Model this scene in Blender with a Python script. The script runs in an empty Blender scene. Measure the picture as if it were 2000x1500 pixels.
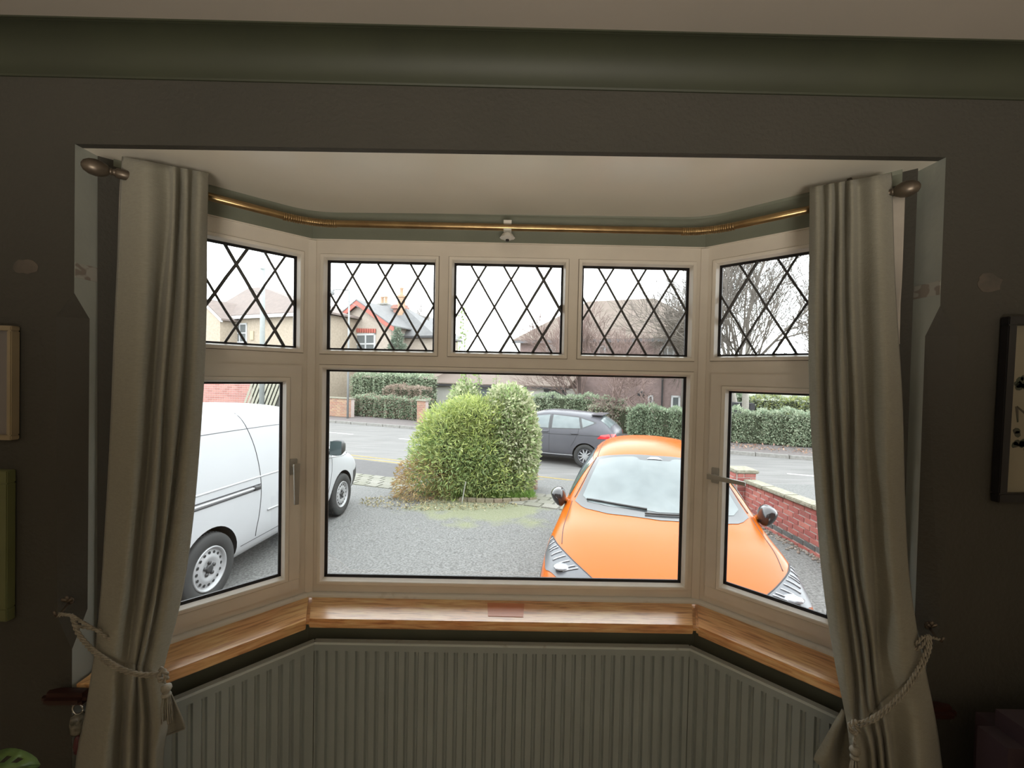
import bpy, bmesh, math, random
import numpy as np
from mathutils import Vector, Matrix
from mathutils.bvhtree import BVHTree
random.seed(7); rng = np.random.default_rng(11)
scn = bpy.context.scene
COL = scn.collection
# ------------------------------------------------------------------ camera
EYE = 1.58
F, YAW, PITCH, ROLL = 820.0, 0.0055, -0.0194, 0.0201
CAM = Vector((0.0108, -1.5073, EYE - 0.0036))
_f = Vector((math.sin(YAW)*math.cos(PITCH), math.cos(YAW)*math.cos(PITCH), math.sin(PITCH)))
_r = Vector((math.cos(YAW), -math.sin(YAW), 0)); _u = _r.cross(_f)
RT = math.cos(ROLL)*_r + math.sin(ROLL)*_u
UP = -math.sin(ROLL)*_r + math.cos(ROLL)*_u
cd = bpy.data.cameras.new('camera'); cam = bpy.data.objects.new('camera', cd); COL.objects.link(cam)
cd.sensor_fit = 'HORIZONTAL'; cd.sensor_width = 36.0; cd.lens = F/2000*36
cd.clip_start = 0.02; cd.clip_end = 500
m = Matrix((RT, UP, -_f)).transposed().to_4x4(); m.translation = CAM
cam.matrix_world = m
scn.camera = cam
# ------------------------------------------------------------------ light and exposure
SKY = 6.2
w = bpy.data.worlds.new('overcast_sky'); scn.world = w; w.use_nodes = True
nt = w.node_tree; nt.nodes.clear()
out = nt.nodes.new('ShaderNodeOutputWorld'); bg = nt.nodes.new('ShaderNodeBackground')
tc = nt.nodes.new('ShaderNodeTexCoord'); mp = nt.nodes.new('ShaderNodeMapping'); nz = nt.nodes.new('ShaderNodeTexNoise')
cr = nt.nodes.new('ShaderNodeValToRGB')
mp.inputs['Scale'].default_value = (1, 1, 3); nz.inputs['Scale'].default_value = 2.2; nz.inputs['Detail'].default_value = 4
cr.color_ramp.elements[0].position = .3; cr.color_ramp.elements[0].color = (.86, .91, .95, 1)
cr.color_ramp.elements[1].position = .7; cr.color_ramp.elements[1].color = (.97, .985, 1, 1)
nt.links.new(tc.outputs['Generated'], mp.inputs[0]); nt.links.new(mp.outputs[0], nz.inputs[0])
nt.links.new(nz.outputs[0], cr.inputs[0]); nt.links.new(cr.outputs[0], bg.inputs[0])
bg.inputs[1].default_value = SKY
nt.links.new(bg.outputs[0], out.inputs[0])
scn.view_settings.view_transform = 'Standard'; scn.view_settings.look = 'None'
scn.view_settings.exposure = 0.0; scn.view_settings.gamma = 1.0; scn.view_settings.use_curve_mapping = False
ROOM_W = 250
ld = bpy.data.lights.new('room_fill_spot', 'SPOT'); ld.energy = ROOM_W; ld.shadow_soft_size = .5; ld.spot_size = math.radians(150); ld.spot_blend = .25; ld.color = (1, .92, .80)
lo = bpy.data.objects.new('room_fill_spot', ld); COL.objects.link(lo); lo.location = (0.1, -3.2, .85); lo.rotation_euler = (math.pi, 0, 0)   # fill light added behind the viewer, aimed at the ceiling; no lamp is seen

# ------------------------------------------------------------------ unprojection: where a point seen in the photograph stands
def ray(px, py):
    return (_f*F + RT*(px-1000) + UP*(750-py)).normalized()
def onY(px, py, Y):
    d = ray(px, py); return CAM + d*((Y-CAM.y)/d.y)
def onX(px, py, X):
    d = ray(px, py); return CAM + d*((X-CAM.x)/d.x)
def onZ(px, py, Z):
    d = ray(px, py); return CAM + d*((Z-CAM.z)/d.z)
def onP(px, py, p0, n):
    d = ray(px, py); n = Vector(n); return CAM + d*((Vector(p0)-CAM).dot(n)/d.dot(n))

# ------------------------------------------------------------------ materials
MATS = {}
ALB = [1.0]        # scales the outdoor colours down to offset the raised sky brightness
def mat(name, col=(.5,.5,.5), rough=.6, metal=0, spec=.5, col2=None, scale=20, dist='NOISE', bump=0, bscale=None, stretch=(1,1,1), coat=0, sheen=0, ramp=(.35,.65), detail=6, obj=True):
    if name in MATS: return MATS[name]
    col = tuple(c*ALB[0] for c in col); col2 = tuple(c*ALB[0] for c in col2) if col2 else None
    m = bpy.data.materials.new(name); m.use_nodes = True; MATS[name] = m
    nt = m.node_tree; b = nt.nodes['Principled BSDF']
    b.inputs['Base Color'].default_value = (*col, 1); b.inputs['Roughness'].default_value = rough
    b.inputs['Metallic'].default_value = metal; b.inputs['Specular IOR Level'].default_value = spec
    b.inputs['Coat Weight'].default_value = coat; b.inputs['Coat Roughness'].default_value = .06
    if sheen: b.inputs['Sheen Weight'].default_value = sheen
    tc = nt.nodes.new('ShaderNodeTexCoord'); mp = nt.nodes.new('ShaderNodeMapping')
    mp.inputs['Scale'].default_value = stretch
    nt.links.new(tc.outputs['Object'], mp.inputs[0])
    c2 = col2 if col2 else tuple(c*.93 for c in col)
    n = nt.nodes.new('ShaderNodeTexNoise'); n.inputs['Scale'].default_value = scale; n.inputs['Detail'].default_value = detail
    nt.links.new(mp.outputs[0], n.inputs[0])
    r = nt.nodes.new('ShaderNodeValToRGB')
    r.color_ramp.elements[0].position = ramp[0]; r.color_ramp.elements[1].position = ramp[1]
    r.color_ramp.elements[0].color = (*c2, 1); r.color_ramp.elements[1].color = (*col, 1)
    nt.links.new(n.outputs[0], r.inputs[0]); nt.links.new(r.outputs[0], b.inputs['Base Color'])
    if bump:
        bn = nt.nodes.new('ShaderNodeBump'); bn.inputs['Strength'].default_value = bump; bn.inputs['Distance'].default_value = .01
        n2 = nt.nodes.new('ShaderNodeTexNoise'); n2.inputs['Scale'].default_value = bscale or scale*3; n2.inputs['Detail'].default_value = 5
        nt.links.new(mp.outputs[0], n2.inputs[0]); nt.links.new(n2.outputs[0], bn.inputs['Height']); nt.links.new(bn.outputs[0], b.inputs['Normal'])
    return m
def var_mat(name, cols, rough=.8, bump=0, spec=.3, scale=30, trans=0, per='obj'):
    """colour varies from piece to piece (per object, or per loose leaf)"""
    if name in MATS: return MATS[name]
    m = bpy.data.materials.new(name); m.use_nodes = True; MATS[name] = m
    nt = m.node_tree; b = nt.nodes['Principled BSDF']; b.inputs['Roughness'].default_value = rough; b.inputs['Specular IOR Level'].default_value = spec
    r = nt.nodes.new('ShaderNodeValToRGB'); r.color_ramp.interpolation = 'LINEAR'
    el = r.color_ramp.elements
    while len(el) < len(cols): el.new(.5)
    for i, c in enumerate(cols): el[i].position = i/(len(cols)-1); el[i].color = (*[q*ALB[0] for q in c], 1)
    if per == 'obj':
        oi = nt.nodes.new('ShaderNodeObjectInfo'); src = oi.outputs['Random']
    else:
        oi = nt.nodes.new('ShaderNodeNewGeometry'); src = oi.outputs['Random Per Island']
    nt.links.new(src, r.inputs[0])
    mix = nt.nodes.new('ShaderNodeMixRGB'); mix.blend_type = 'MULTIPLY'; mix.inputs[0].default_value = .25 if trans else .5
    tc = nt.nodes.new('ShaderNodeTexCoord'); n = nt.nodes.new('ShaderNodeTexNoise'); n.inputs['Scale'].default_value = scale
    nt.links.new(tc.outputs['Object'], n.inputs[0])
    r2 = nt.nodes.new('ShaderNodeValToRGB'); r2.color_ramp.elements[0].position=.3; r2.color_ramp.elements[0].color=(.55,.55,.55,1); r2.color_ramp.elements[1].position=.6
    nt.links.new(n.outputs[0], r2.inputs[0])
    nt.links.new(r.outputs[0], mix.inputs[1]); nt.links.new(r2.outputs[0], mix.inputs[2]); nt.links.new(mix.outputs[0], b.inputs['Base Color'])
    if bump:
        bn = nt.nodes.new('ShaderNodeBump'); bn.inputs['Strength'].default_value = bump; bn.inputs['Distance'].default_value = .004
        nt.links.new(n.outputs[0], bn.inputs['Height']); nt.links.new(bn.outputs[0], b.inputs['Normal'])
    if trans:
        ts = nt.nodes.new('ShaderNodeBsdfTranslucent'); ms = nt.nodes.new('ShaderNodeMixShader'); ms.inputs[0].default_value = trans
        nt.links.new(mix.outputs[0], ts.inputs[0]); nt.links.new(b.outputs[0], ms.inputs[1]); nt.links.new(ts.outputs[0], ms.inputs[2])
        nt.links.new(ms.outputs[0], nt.nodes['Material Output'].inputs[0])
    return m
def glass_mat():
    m = bpy.data.materials.new('window_glass'); m.use_nodes = True; nt = m.node_tree; nt.nodes.clear()
    o = nt.nodes.new('ShaderNodeOutputMaterial'); t = nt.nodes.new('ShaderNodeBsdfTransparent'); g = nt.nodes.new('ShaderNodeBsdfGlossy')
    t.inputs[0].default_value = (.97, .985, .98, 1); g.inputs['Roughness'].default_value = .02
    fr = nt.nodes.new('ShaderNodeFresnel'); fr.inputs[0].default_value = 1.45; mx = nt.nodes.new('ShaderNodeMixShader')
    nt.links.new(fr.outputs[0], mx.inputs[0]); nt.links.new(t.outputs[0], mx.inputs[1]); nt.links.new(g.outputs[0], mx.inputs[2]); nt.links.new(mx.outputs[0], o.inputs[0])
    MATS['glass'] = m; return m
GLASS = glass_mat()
# ------------------------------------------------------------------ object helpers
def tag(o, label=None, cat=None, group=None, kind=None):
    if label: o['label'] = label
    if cat: o['category'] = cat
    if group: o['group'] = group
    if kind: o['kind'] = kind
    return o
def empty(name, loc=(0,0,0), rz=0):
    o = bpy.data.objects.new(name, None); COL.objects.link(o); o.location = loc; o.rotation_euler = (0,0,rz); o.empty_display_size = .1
    return o
def link(name, me, m=None, parent=None):
    o = bpy.data.objects.new(name, me); COL.objects.link(o)
    if m is not None and len(me.materials) == 0:
        for mm in (m if isinstance(m, (list, tuple)) else [m]): me.materials.append(mm)
    if parent is not None: o.parent = parent
    return o
class MB:
    def __init__(s): s.v = []; s.f = []; s.mi = []; s.k = 0
    def add(s, vs, fs, mi=None):
        n = len(s.v); s.v += [tuple(v) for v in vs]; s.f += [tuple(i+n for i in f) for f in fs]; s.mi += [s.k if mi is None else mi]*len(fs); return s
    def box(s, x0, x1, y0, y1, z0, z1, M=None, mi=None):
        vs = [Vector((x,y,z)) for x in (x0,x1) for y in (y0,y1) for z in (z0,z1)]
        if M is not None: vs = [M @ v for v in vs]
        return s.add(vs, [(0,1,3,2),(4,6,7,5),(0,4,5,1),(2,3,7,6),(0,2,6,4),(1,5,7,3)], mi)
    def quad(s, a, b, c, d, mi=None): return s.add([a,b,c,d], [(0,1,2,3)], mi)
    def prism(s, poly, d, mi=None):
        """poly: list of 3D points (planar); d: extrusion vector"""
        n = len(poly); d = Vector(d); vs = [Vector(p) for p in poly] + [Vector(p)+d for p in poly]
        return s.add(vs, [tuple(range(n))[::-1], tuple(range(n, 2*n))] + [(i,(i+1)%n,(i+1)%n+n,i+n) for i in range(n)], mi)
    def tube(s, pts, r, seg=8, mi=None, cap=True, flat=1.0):
        pts = [Vector(p) for p in pts]; n = len(pts)
        rs = r if isinstance(r, (list, tuple)) else [r]*n
        vs = []; up = None
        for i, p in enumerate(pts):
            t = (pts[min(i+1,n-1)] - pts[max(i-1,0)])
            t = t.normalized() if t.length > 1e-9 else Vector((0,0,1))
            if up is None: up = Vector((0,0,1)) if abs(t.z) < .9 else Vector((1,0,0))
            a = t.cross(up).normalized(); b = a.cross(t).normalized(); up = b
            for k in range(seg):
                th = 2*math.pi*k/seg
                vs.append(p + a*math.cos(th)*rs[i] + b*math.sin(th)*rs[i]*flat)
        fs = [(i*seg+k, i*seg+(k+1)%seg, (i+1)*seg+(k+1)%seg, (i+1)*seg+k) for i in range(n-1) for k in range(seg)]
        if cap: fs += [tuple(range(seg))[::-1], tuple(range((n-1)*seg, n*seg))]
        return s.add(vs, fs, mi)
    def lathe(s, prof, M=None, seg=16, mi=None, cap=True):
        """prof: (r, z) pairs"""
        M = M or Matrix(); vs = []
        for r, z in prof:
            for k in range(seg):
                th = 2*math.pi*k/seg; vs.append(M @ Vector((r*math.cos(th), r*math.sin(th), z)))
        n = len(prof)
        fs = [(i*seg+k, i*seg+(k+1)%seg, (i+1)*seg+(k+1)%seg, (i+1)*seg+k) for i in range(n-1) for k in range(seg)]
        if cap: fs += [tuple(range(seg))[::-1], tuple(range((n-1)*seg, n*seg))]
        return s.add(vs, fs, mi)
    def build(s, name, m=None, parent=None, smooth=False, bevel=0, angle=None):
        me = bpy.data.meshes.new(name); me.from_pydata(s.v, [], s.f); 
        for mm in (m if isinstance(m, (list, tuple)) else [m]):
            if mm is not None: me.materials.append(mm)
        if any(s.mi): me.polygons.foreach_set('material_index', s.mi)
        bm = bmesh.new(); bm.from_mesh(me); bmesh.ops.recalc_face_normals(bm, faces=bm.faces)
        if bevel: bmesh.ops.bevel(bm, geom=[e for e in bm.edges if e.is_manifold and e.calc_face_angle(0) > .5], offset=bevel, segments=2, affect='EDGES', clamp_overlap=True)
        bm.to_mesh(me); bm.free()
        if smooth: me.polygons.foreach_set('use_smooth', [True]*len(me.polygons))
        if angle is not None:
            me.polygons.foreach_set('use_smooth', [True]*len(me.polygons)); me.set_sharp_from_angle(angle=angle)
        me.update()
        o = bpy.data.objects.new(name, me); COL.objects.link(o)
        if parent is not None: o.parent = parent
        return o
def struct(o): o['kind'] = 'structure'; return o
def frameM(o, ex, ey, ez):
    m = Matrix((ex, ey, ez)).transposed().to_4x4(); m.translation = Vector(o); return m
# ------------------------------------------------------------------ interior materials
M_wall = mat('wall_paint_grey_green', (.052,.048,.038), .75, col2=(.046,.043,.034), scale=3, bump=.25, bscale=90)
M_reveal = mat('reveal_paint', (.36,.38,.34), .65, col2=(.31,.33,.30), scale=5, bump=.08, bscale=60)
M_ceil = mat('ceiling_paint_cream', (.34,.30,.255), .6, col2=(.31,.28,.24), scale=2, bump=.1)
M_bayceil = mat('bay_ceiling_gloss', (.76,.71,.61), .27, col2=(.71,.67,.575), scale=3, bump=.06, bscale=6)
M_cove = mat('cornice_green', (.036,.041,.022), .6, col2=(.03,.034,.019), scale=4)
M_green = mat('bay_green_paint', (.21,.225,.175), .5, col2=(.185,.20,.155), scale=6)
M_frame = mat('window_frame_cream', (.80,.74,.65), .38, col2=(.74,.68,.60), scale=7, bump=.05)
M_bead = mat('window_bead_cream', (.86,.80,.71), .4, scale=9)
M_joint_shadow = mat('dark_joint_and_shadow', (.10,.065,.045), .8, scale=30)  # dark post joints; also paints the shadow line round the beads
M_gasket = mat('black_gasket', (.012,.009,.009), .5)
M_lead = mat('lead_came', (.10,.10,.10), .55, metal=.3)
M_white = mat('white_gloss_paint', (.72,.70,.64), .35, col2=(.6,.57,.5), scale=25, ramp=(.25,.4))
M_floor = mat('beige_carpet', (.52,.45,.36), .95, col2=(.46,.4,.32), scale=60, bump=.3)
M_back = mat('back_wall_paint', (.66,.61,.52), .7)
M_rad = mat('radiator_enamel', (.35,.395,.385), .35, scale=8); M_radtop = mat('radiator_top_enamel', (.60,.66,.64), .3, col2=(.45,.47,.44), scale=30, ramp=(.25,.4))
M_steel = mat('brushed_steel', (.50,.485,.45), .3, metal=.5, scale=50)
M_brass = mat('antique_brass', (.42,.29,.14), .28, metal=.9, col2=(.30,.2,.1), scale=20)
M_pewter = mat('aged_pewter', (.16,.13,.10), .4, metal=.7, scale=30)
M_chrome = mat('chrome', (.6,.6,.58), .2, metal=1)
def wood_mat():
    m = bpy.data.materials.new('oak_sill'); m.use_nodes = True; nt = m.node_tree; b = nt.nodes['Principled BSDF']
    tc = nt.nodes.new('ShaderNodeTexCoord'); mp = nt.nodes.new('ShaderNodeMapping'); mp.inputs['Scale'].default_value = (3.5, 30, 30)
    n = nt.nodes.new('ShaderNodeTexNoise'); n.inputs['Scale'].default_value = 3; n.inputs['Detail'].default_value = 10; n.inputs['Distortion'].default_value = .6
    r = nt.nodes.new('ShaderNodeValToRGB'); e = r.color_ramp.elements
    e[0].position = .28; e[0].color = (.46,.19,.075,1); e[1].position = .52; e[1].color = (.82,.46,.20,1); x = e.new(.72); x.color = (.90,.60,.30,1)
    n2 = nt.nodes.new('ShaderNodeTexNoise'); n2.inputs['Scale'].default_value = 6; n2.inputs['Detail'].default_value = 3
    mx = nt.nodes.new('ShaderNodeMixRGB'); mx.blend_type = 'OVERLAY'; mx.inputs[0].default_value = .45
    nt.links.new(tc.outputs['Object'], mp.inputs[0]); nt.links.new(mp.outputs[0], n.inputs[0]); nt.links.new(n.outputs[0], r.inputs[0])
    nt.links.new(tc.outputs['Object'], n2.inputs[0]); nt.links.new(r.outputs[0], mx.inputs[1]); nt.links.new(n2.outputs[0], mx.inputs[2]); nt.links.new(mx.outputs[0], b.inputs['Base Color'])
    b.inputs['Roughness'].default_value = .30; b.inputs['Coat Weight'].default_value = .4; b.inputs['Coat Roughness'].default_value = .3
    bn = nt.nodes.new('ShaderNodeBump'); bn.inputs['Strength'].default_value = .15; bn.inputs['Distance'].default_value = .003
    nt.links.new(n.outputs[0], bn.inputs['Height']); nt.links.new(bn.outputs[0], b.inputs['Normal'])
    return m
M_wood = wood_mat()
M_redwood = mat('red_stained_wood', (.70,.25,.11), .35, col2=(.60,.20,.085), scale=12, stretch=(1,8,8))
M_darkwood = mat('dark_red_wood', (.04,.012,.008), .4, col2=(.025,.008,.006), scale=12, stretch=(1,8,8))

def Z(z): return z + EYE
A = 0.7795; CA, SA = math.cos(A), math.sin(A)
EX = .70; DW = .447; ZC = Z(.5627); ZS = Z(-.8101); ZCEIL = Z(.791); ZCOV = Z(.716)
OW = 1.0912; OC = .0059; WT = .10
# ------------------------------------------------------------------ room shell
def poly_wall(name, pts2, Y0, Y1, m):
    """one ring polygon (x,z) extruded in Y"""
    return MB().prism([(x, Y0, z) for x, z in pts2], (0, Y1-Y0, 0)).build(name, m)
cor = {k: onY(*v, -DW) for k, v in dict(lt=(146,281), lm=(143,575), lb=(140,1357), rt=(1848,307), rm=(1840,597), rb=(1808,1345)).items()}
RX = lambda p: (p.x, p.z)
XW = 2.1
# front wall round the bay opening: left pier, right pier, lintel (one mesh, with the chamfered arrises cut in)
yb = -.362
def chamfer_pier(mb, side):
    """pier cross-section varies with height: arris chamfered between the stops"""
    if side < 0: ks = [('lb',1357,140,0),(0,1262,140,0),(0,1205,None,1),(0,640,None,1),(0,575,143,0),('lt',281,146,0)]
    sgn = side
    rows = []
    if side < 0:
        # (py, edge px on wall face, edge px on the reveal)
        data = [(1357,140,140),(1268,140,140),(1205,112,171),(618,110,175),(572,143,143),(281,146,146)]
    else:
        data = [(1345,1808,1808),(1300,1811,1809),(1225,1836,1786),(655,1872,1807),(597,1840,1840),(307,1848,1848)]
    for py, xf, xr in data:
        pf = onY(xf, py, -DW)
        base = onY((xf+xr)/2, py, -DW)
        # reveal plane passes through the unchamfered corner line
        k = (py-data[0][0])/(data[-1][0]-data[0][0]); c0 = data[0][1]+(data[-1][1]-data[0][1])*k
        xc = onY(c0, py, -DW).x
        pr = onX(xr, py, xc); z = pf.z
        if xf == xr: pf = Vector((xc, -DW, z)); pr = Vector((xc, -DW+.0005, z))
        rows.append((z, pf, Vector((xc, max(pr.y, -DW+.0005), z)), xc))
    rows.append((ZCEIL+.1,)+tuple(rows[-1][1:])); rows.insert(0, (0.0,)+tuple(rows[0][1:]))
    vs = []; 
    for z, pf, pr, xc in rows:
        xo = sgn*XW
        vs += [Vector((xo,-DW,z)), Vector((pf.x,-DW,z)), Vector((xc, pr.y, z)), Vector((xc, yb+.02, z)), Vector((xo, yb+.02, z))]
    n = len(rows); fs = []; mi = []
    for i in range(n-1):
        for k in range(5):
            fs.append((i*5+k, i*5+(k+1)%5, (i+1)*5+(k+1)%5, (i+1)*5+k)); mi.append(1 if k == 2 else 0)
    fs += [(0,1,2,3,4), tuple(range((n-1)*5, n*5))]; mi += [0,0]
    for f, q in zip(fs, mi): mb.v, mb.f, mb.mi = mb.v, mb.f, mb.mi
    b = len(mb.v); mb.v += [tuple(v) for v in vs]; mb.f += [tuple(i+b for i in f) for f in fs]; mb.mi += mi
    return rows
mb = MB(); rowsL = chamfer_pier(mb, -1); rowsR = chamfer_pier(mb, 1)
XL, XR = rowsL[-1][3], rowsR[-1][3]
zl, zr = cor['lt'].z, cor['rt'].z
mb.prism([(XL,-DW,zl),(XR,-DW,zr),(XR,-DW,ZCEIL+.1),(XL,-DW,ZCEIL+.1)], (0, .02, 0))
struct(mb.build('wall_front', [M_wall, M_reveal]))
struct(MB().box(-XW-.1,-XW,-5.2,-DW+.1,0,ZCEIL+.1).build('wall_left', M_back))
struct(MB().box(XW,XW+.1,-5.2,-DW+.1,0,ZCEIL+.1).build('wall_right', M_back))
struct(MB().box(-XW-.1,XW+.1,-5.3,-5.2,0,ZCEIL+.1).build('wall_back', M_back))
struct(MB().box(-XW-.1,XW+.1,-5.3,.0,-.06,0).build('floor', M_floor))
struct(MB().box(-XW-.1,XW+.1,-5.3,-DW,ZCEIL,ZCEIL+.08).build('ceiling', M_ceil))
# cornice (concave) along the front wall with a thin bead below
prof = [(0,0)]; c = .0754
for i in range(9):
    t = math.pi/2*i/8; prof.append((c*1.0*(1-math.cos(t))*1.0, c*math.sin(t)))
pr = [( -DW - .004, ZCOV-.004), (-DW-.006, ZCOV)] + [(-DW-.003-c*(1-math.cos(t)), ZCOV + (c-.004)*math.sin(t)) for t in [math.pi/2*i/8 for i in range(9)]] + [(-DW-c-.006, ZCEIL-.004),(-DW-c-.006, ZCEIL-.0), (-DW, ZCEIL), (-DW, ZCOV-.004)]
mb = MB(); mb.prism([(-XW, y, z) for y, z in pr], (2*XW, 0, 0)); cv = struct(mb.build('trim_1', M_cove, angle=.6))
mb = MB(); mb.box(-XW, XW, -DW-c-.012, -DW-c-.004, ZCEIL-.0035, ZCEIL+.001); struct(mb.build('trim_2', M_cove))
# bay: outline corner points (inner face of the walls/frames)
def side_pt(sg, s, off=0, z=0):
    """off>0: outwards"""
    return Vector((sg*(EX + s*CA + off*SA), -s*SA + off*CA, z))
SEND = .515
def bay_path(off, z, send=SEND):
    """polyline at distance off inside (off<0) or outside the frame face"""
    k = off*math.tan(A/2)
    P = [side_pt(-1, send, off, z), Vector((-EX-k, off, z)), Vector((EX+k, off, z)), side_pt(1, send, off, z)]
    return P
def bay_strip(mb, o0, o1, z0, z1, send=SEND, mi=None):
    a = bay_path(o0, 0, send); b = bay_path(o1, 0, send)
    for i in range(3):
        vs = []
        for z in (z0, z1):
            vs += [(a[i].x,a[i].y,z),(a[i+1].x,a[i+1].y,z),(b[i+1].x,b[i+1].y,z),(b[i].x,b[i].y,z)]
        mb.add(vs, [(0,3,2,1),(4,5,6,7),(0,1,5,4),(1,2,6,5),(2,3,7,6),(3,0,4,7)], mi)
# bay ceiling
a = bay_path(.12, 0)
poly = [(XL, -DW+.02), (a[0].x-.05, a[0].y-.02), (a[0].x, a[0].y), (a[1].x, a[1].y), (a[2].x, a[2].y), (a[3].x, a[3].y), (a[3].x+.05, a[3].y-.02), (XR, -DW+.02)]
poly = [(x, y, (zl+zr)/2 + (zr-zl)*x/(XR-XL)) for x, y in poly]
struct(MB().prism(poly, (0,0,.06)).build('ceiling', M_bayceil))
# green wall strip over the window, walls under the window
mb = MB(); bay_strip(mb, -.004, .10, Z(.4667), ZC+.03, SEND+.03); struct(mb.build('wall_bay_top', M_green))
mb = MB(); bay_strip(mb, -.03, .12, 0, ZS-.02, SEND+.04); struct(mb.build('wall_bay_bottom', M_green))
# small cove under the bay ceiling, rounded at the corners
def round_path(off, z, R=.10, send=SEND, n=8):
    P = bay_path(off, z, send); outp = [P[0]]
    for i in (1, 2):
        p, q, r_ = P[i-1], P[i], P[i+1]
        d0 = (p-q).normalized(); d1 = (r_-q).normalized()
        for k in range(n+1):
            t = k/n; a0 = q + d0*R*(1-t); b0 = q + d1*R*t
            outp.append(a0.lerp(b0, t))
    outp.append(P[3]); return outp
def sweep(mb, path, prof, closed=True, mi=None):
    """prof: (inward, z) offsets; path polyline horizontal"""
    n = len(path); m_ = len(prof); vs = []
    for i, p in enumerate(path):
        t = (path[min(i+1,n-1)] - path[max(i-1,0)]).normalized(); inn = Vector((t.y, -t.x, 0))
        for a_, z_ in prof: vs.append(p + inn*a_ + Vector((0,0,z_)))
    fs = [(i*m_+k, i*m_+(k+1)%m_, (i+1)*m_+(k+1)%m_, (i+1)*m_+k) for i in range(n-1) for k in range(m_)]
    fs += [tuple(range(m_))[::-1], tuple(range((n-1)*m_, n*m_))]
    mb.add(vs, fs, mi)
mb = MB(); sweep(mb, round_path(-.003, ZC), [(0,.02),(0,-.028),(.006,-.030),(.010,-.022),(.016,-.012),(.026,-.006),(.030,.02)])
struct(mb.build('trim_3', M_green, angle=.7))
# ------------------------------------------------------------------ windows
def plane_fn(kind):
    if kind == 0: return lambda s, off, z: Vector((s, off, Z(z)))
    return lambda s, off, z: side_pt(kind, s, off, Z(z))
def pbox(mb, P, s0, s1, o0, o1, z0, z1, mi=None):
    vs = [P(s,o,z) for s in (s0,s1) for o in (o0,o1) for z in (z0,z1)]
    mb.add(vs, [(0,1,3,2),(4,6,7,5),(0,4,5,1),(2,3,7,6),(0,2,6,4),(1,5,7,3)], mi)
def ring(mb, P, r, w0, oi, w1, oo, ob=None, mi=None):
    """sloping picture-frame: inner rect r grown by w0 at depth oi; grown by w1 at depth oo; closed back at ob"""
    s0,s1,z0,z1 = r; 
    def rect(g, o): return [P(s0-g,o,z0-g),P(s1+g,o,z0-g),P(s1+g,o,z1+g),P(s0-g,o,z1+g)]
    ob = max(oi,oo)+.004 if ob is None else ob
    R = [rect(w0,ob), rect(w0,oi), rect(w1,oo), rect(w1,ob)]
    vs = sum(R, []); fs = []
    for a_ in range(4):
        b_ = (a_+1)%4
        for k in range(4): fs.append((a_*4+k, a_*4+(k+1)%4, b_*4+(k+1)%4, b_*4+k))
    mb.add(vs, fs, mi)
def lead(P, r, parent, pitch, h, o, sx=(0,0), wob=0):
    """diamond cames clipped to the pane; each came is one part"""
    s0,s1,z0,z1 = r; tn = h/pitch; W_, H_ = s1-s0, z1-z0
    for sg in (1,-1):
        for i in range(-8, 12):
            c0 = s0 + sx[0 if sg > 0 else 1] + i*pitch
            # line: s = c0 + sg*(z1 - z)/tn
            pts = []
            ta = [0, H_]
            sa = lambda t: c0 + sg*t/tn
            lo_t, hi_t = 0, H_
            if sg > 0: lo_t = max(lo_t, (s0-c0)*tn); hi_t = min(hi_t, (s1-c0)*tn)
            else: lo_t = max(lo_t, (c0-s1)*tn); hi_t = min(hi_t, (c0-s0)*tn)
            if hi_t - lo_t < .012: continue
            n = 6; q = []
            for k in range(n+1):
                t = lo_t + (hi_t-lo_t)*k/n; w_ = math.sin(k/n*math.pi)*wob*random.uniform(-1,1)
                q.append(P(sa(t)+w_, o, z1-t))
            wd = .0040*random.choice((1,1,1,1.35))
            MB().tube(q, wd, 6).build('lead_came', M_lead, parent, smooth=True)
def ring_profile(mb, P, r, prof, mi=None):
    """picture-frame with a closed profile of (grow, depth) points"""
    s0,s1,z0,z1 = r; m_ = len(prof)
    R = [[P(s0-g,o,z0-g),P(s1+g,o,z0-g),P(s1+g,o,z1+g),P(s0-g,o,z1+g)] for g,o in prof]
    vs = sum(R, []); fs = []
    for a_ in range(m_):
        b_ = (a_+1)%m_
        for k in range(4): fs.append((a_*4+k, a_*4+(k+1)%4, b_*4+(k+1)%4, b_*4+k))
    mb.add(vs, fs, mi)
def pane_unit(P, r, parent, lead_args=None, bead=.020):
    mb = MB(); ring_profile(mb, P, r, [(.0020,.030),(.0020,.018),(.0070,-.004),(.0100,-.0062),(.0178,-.0062),(.0190,-.0045),(.0190,.03)]); mb.build('glazing_bead', M_bead, parent)
    mb = MB(); ring_profile(mb, P, r, [(.0188,.004),(.0188,-.0003),(.0204,-.0003),(.0204,.004)]); mb.build('bead_shadow_line', M_joint_shadow, parent)  # thin dark ring, a shadow line painted round the bead
    mb = MB(); ring(mb, P, r, -.0045, .0265, .0030, .0165, .032); mb.build('gasket', M_gasket, parent)
    s0,s1,z0,z1 = r; mb = MB(); pbox(mb, P, s0-.002, s1+.002, .0285, .0315, z0-.002, z1+.002); g = mb.build('glass_pane', GLASS, parent)
    if lead_args:
        lead(P, r, parent, **lead_args)
def grid_slab(mb, P, S, Zs, holes, o0, o1):
    """slab over the S x Zs grid except hole cells"""
    for i in range(len(S)-1):
        for j in range(len(Zs)-1):
            if (i,j) in holes: continue
            pbox(mb, P, S[i], S[i+1], o0, o1, Zs[j], Zs[j+1])
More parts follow.
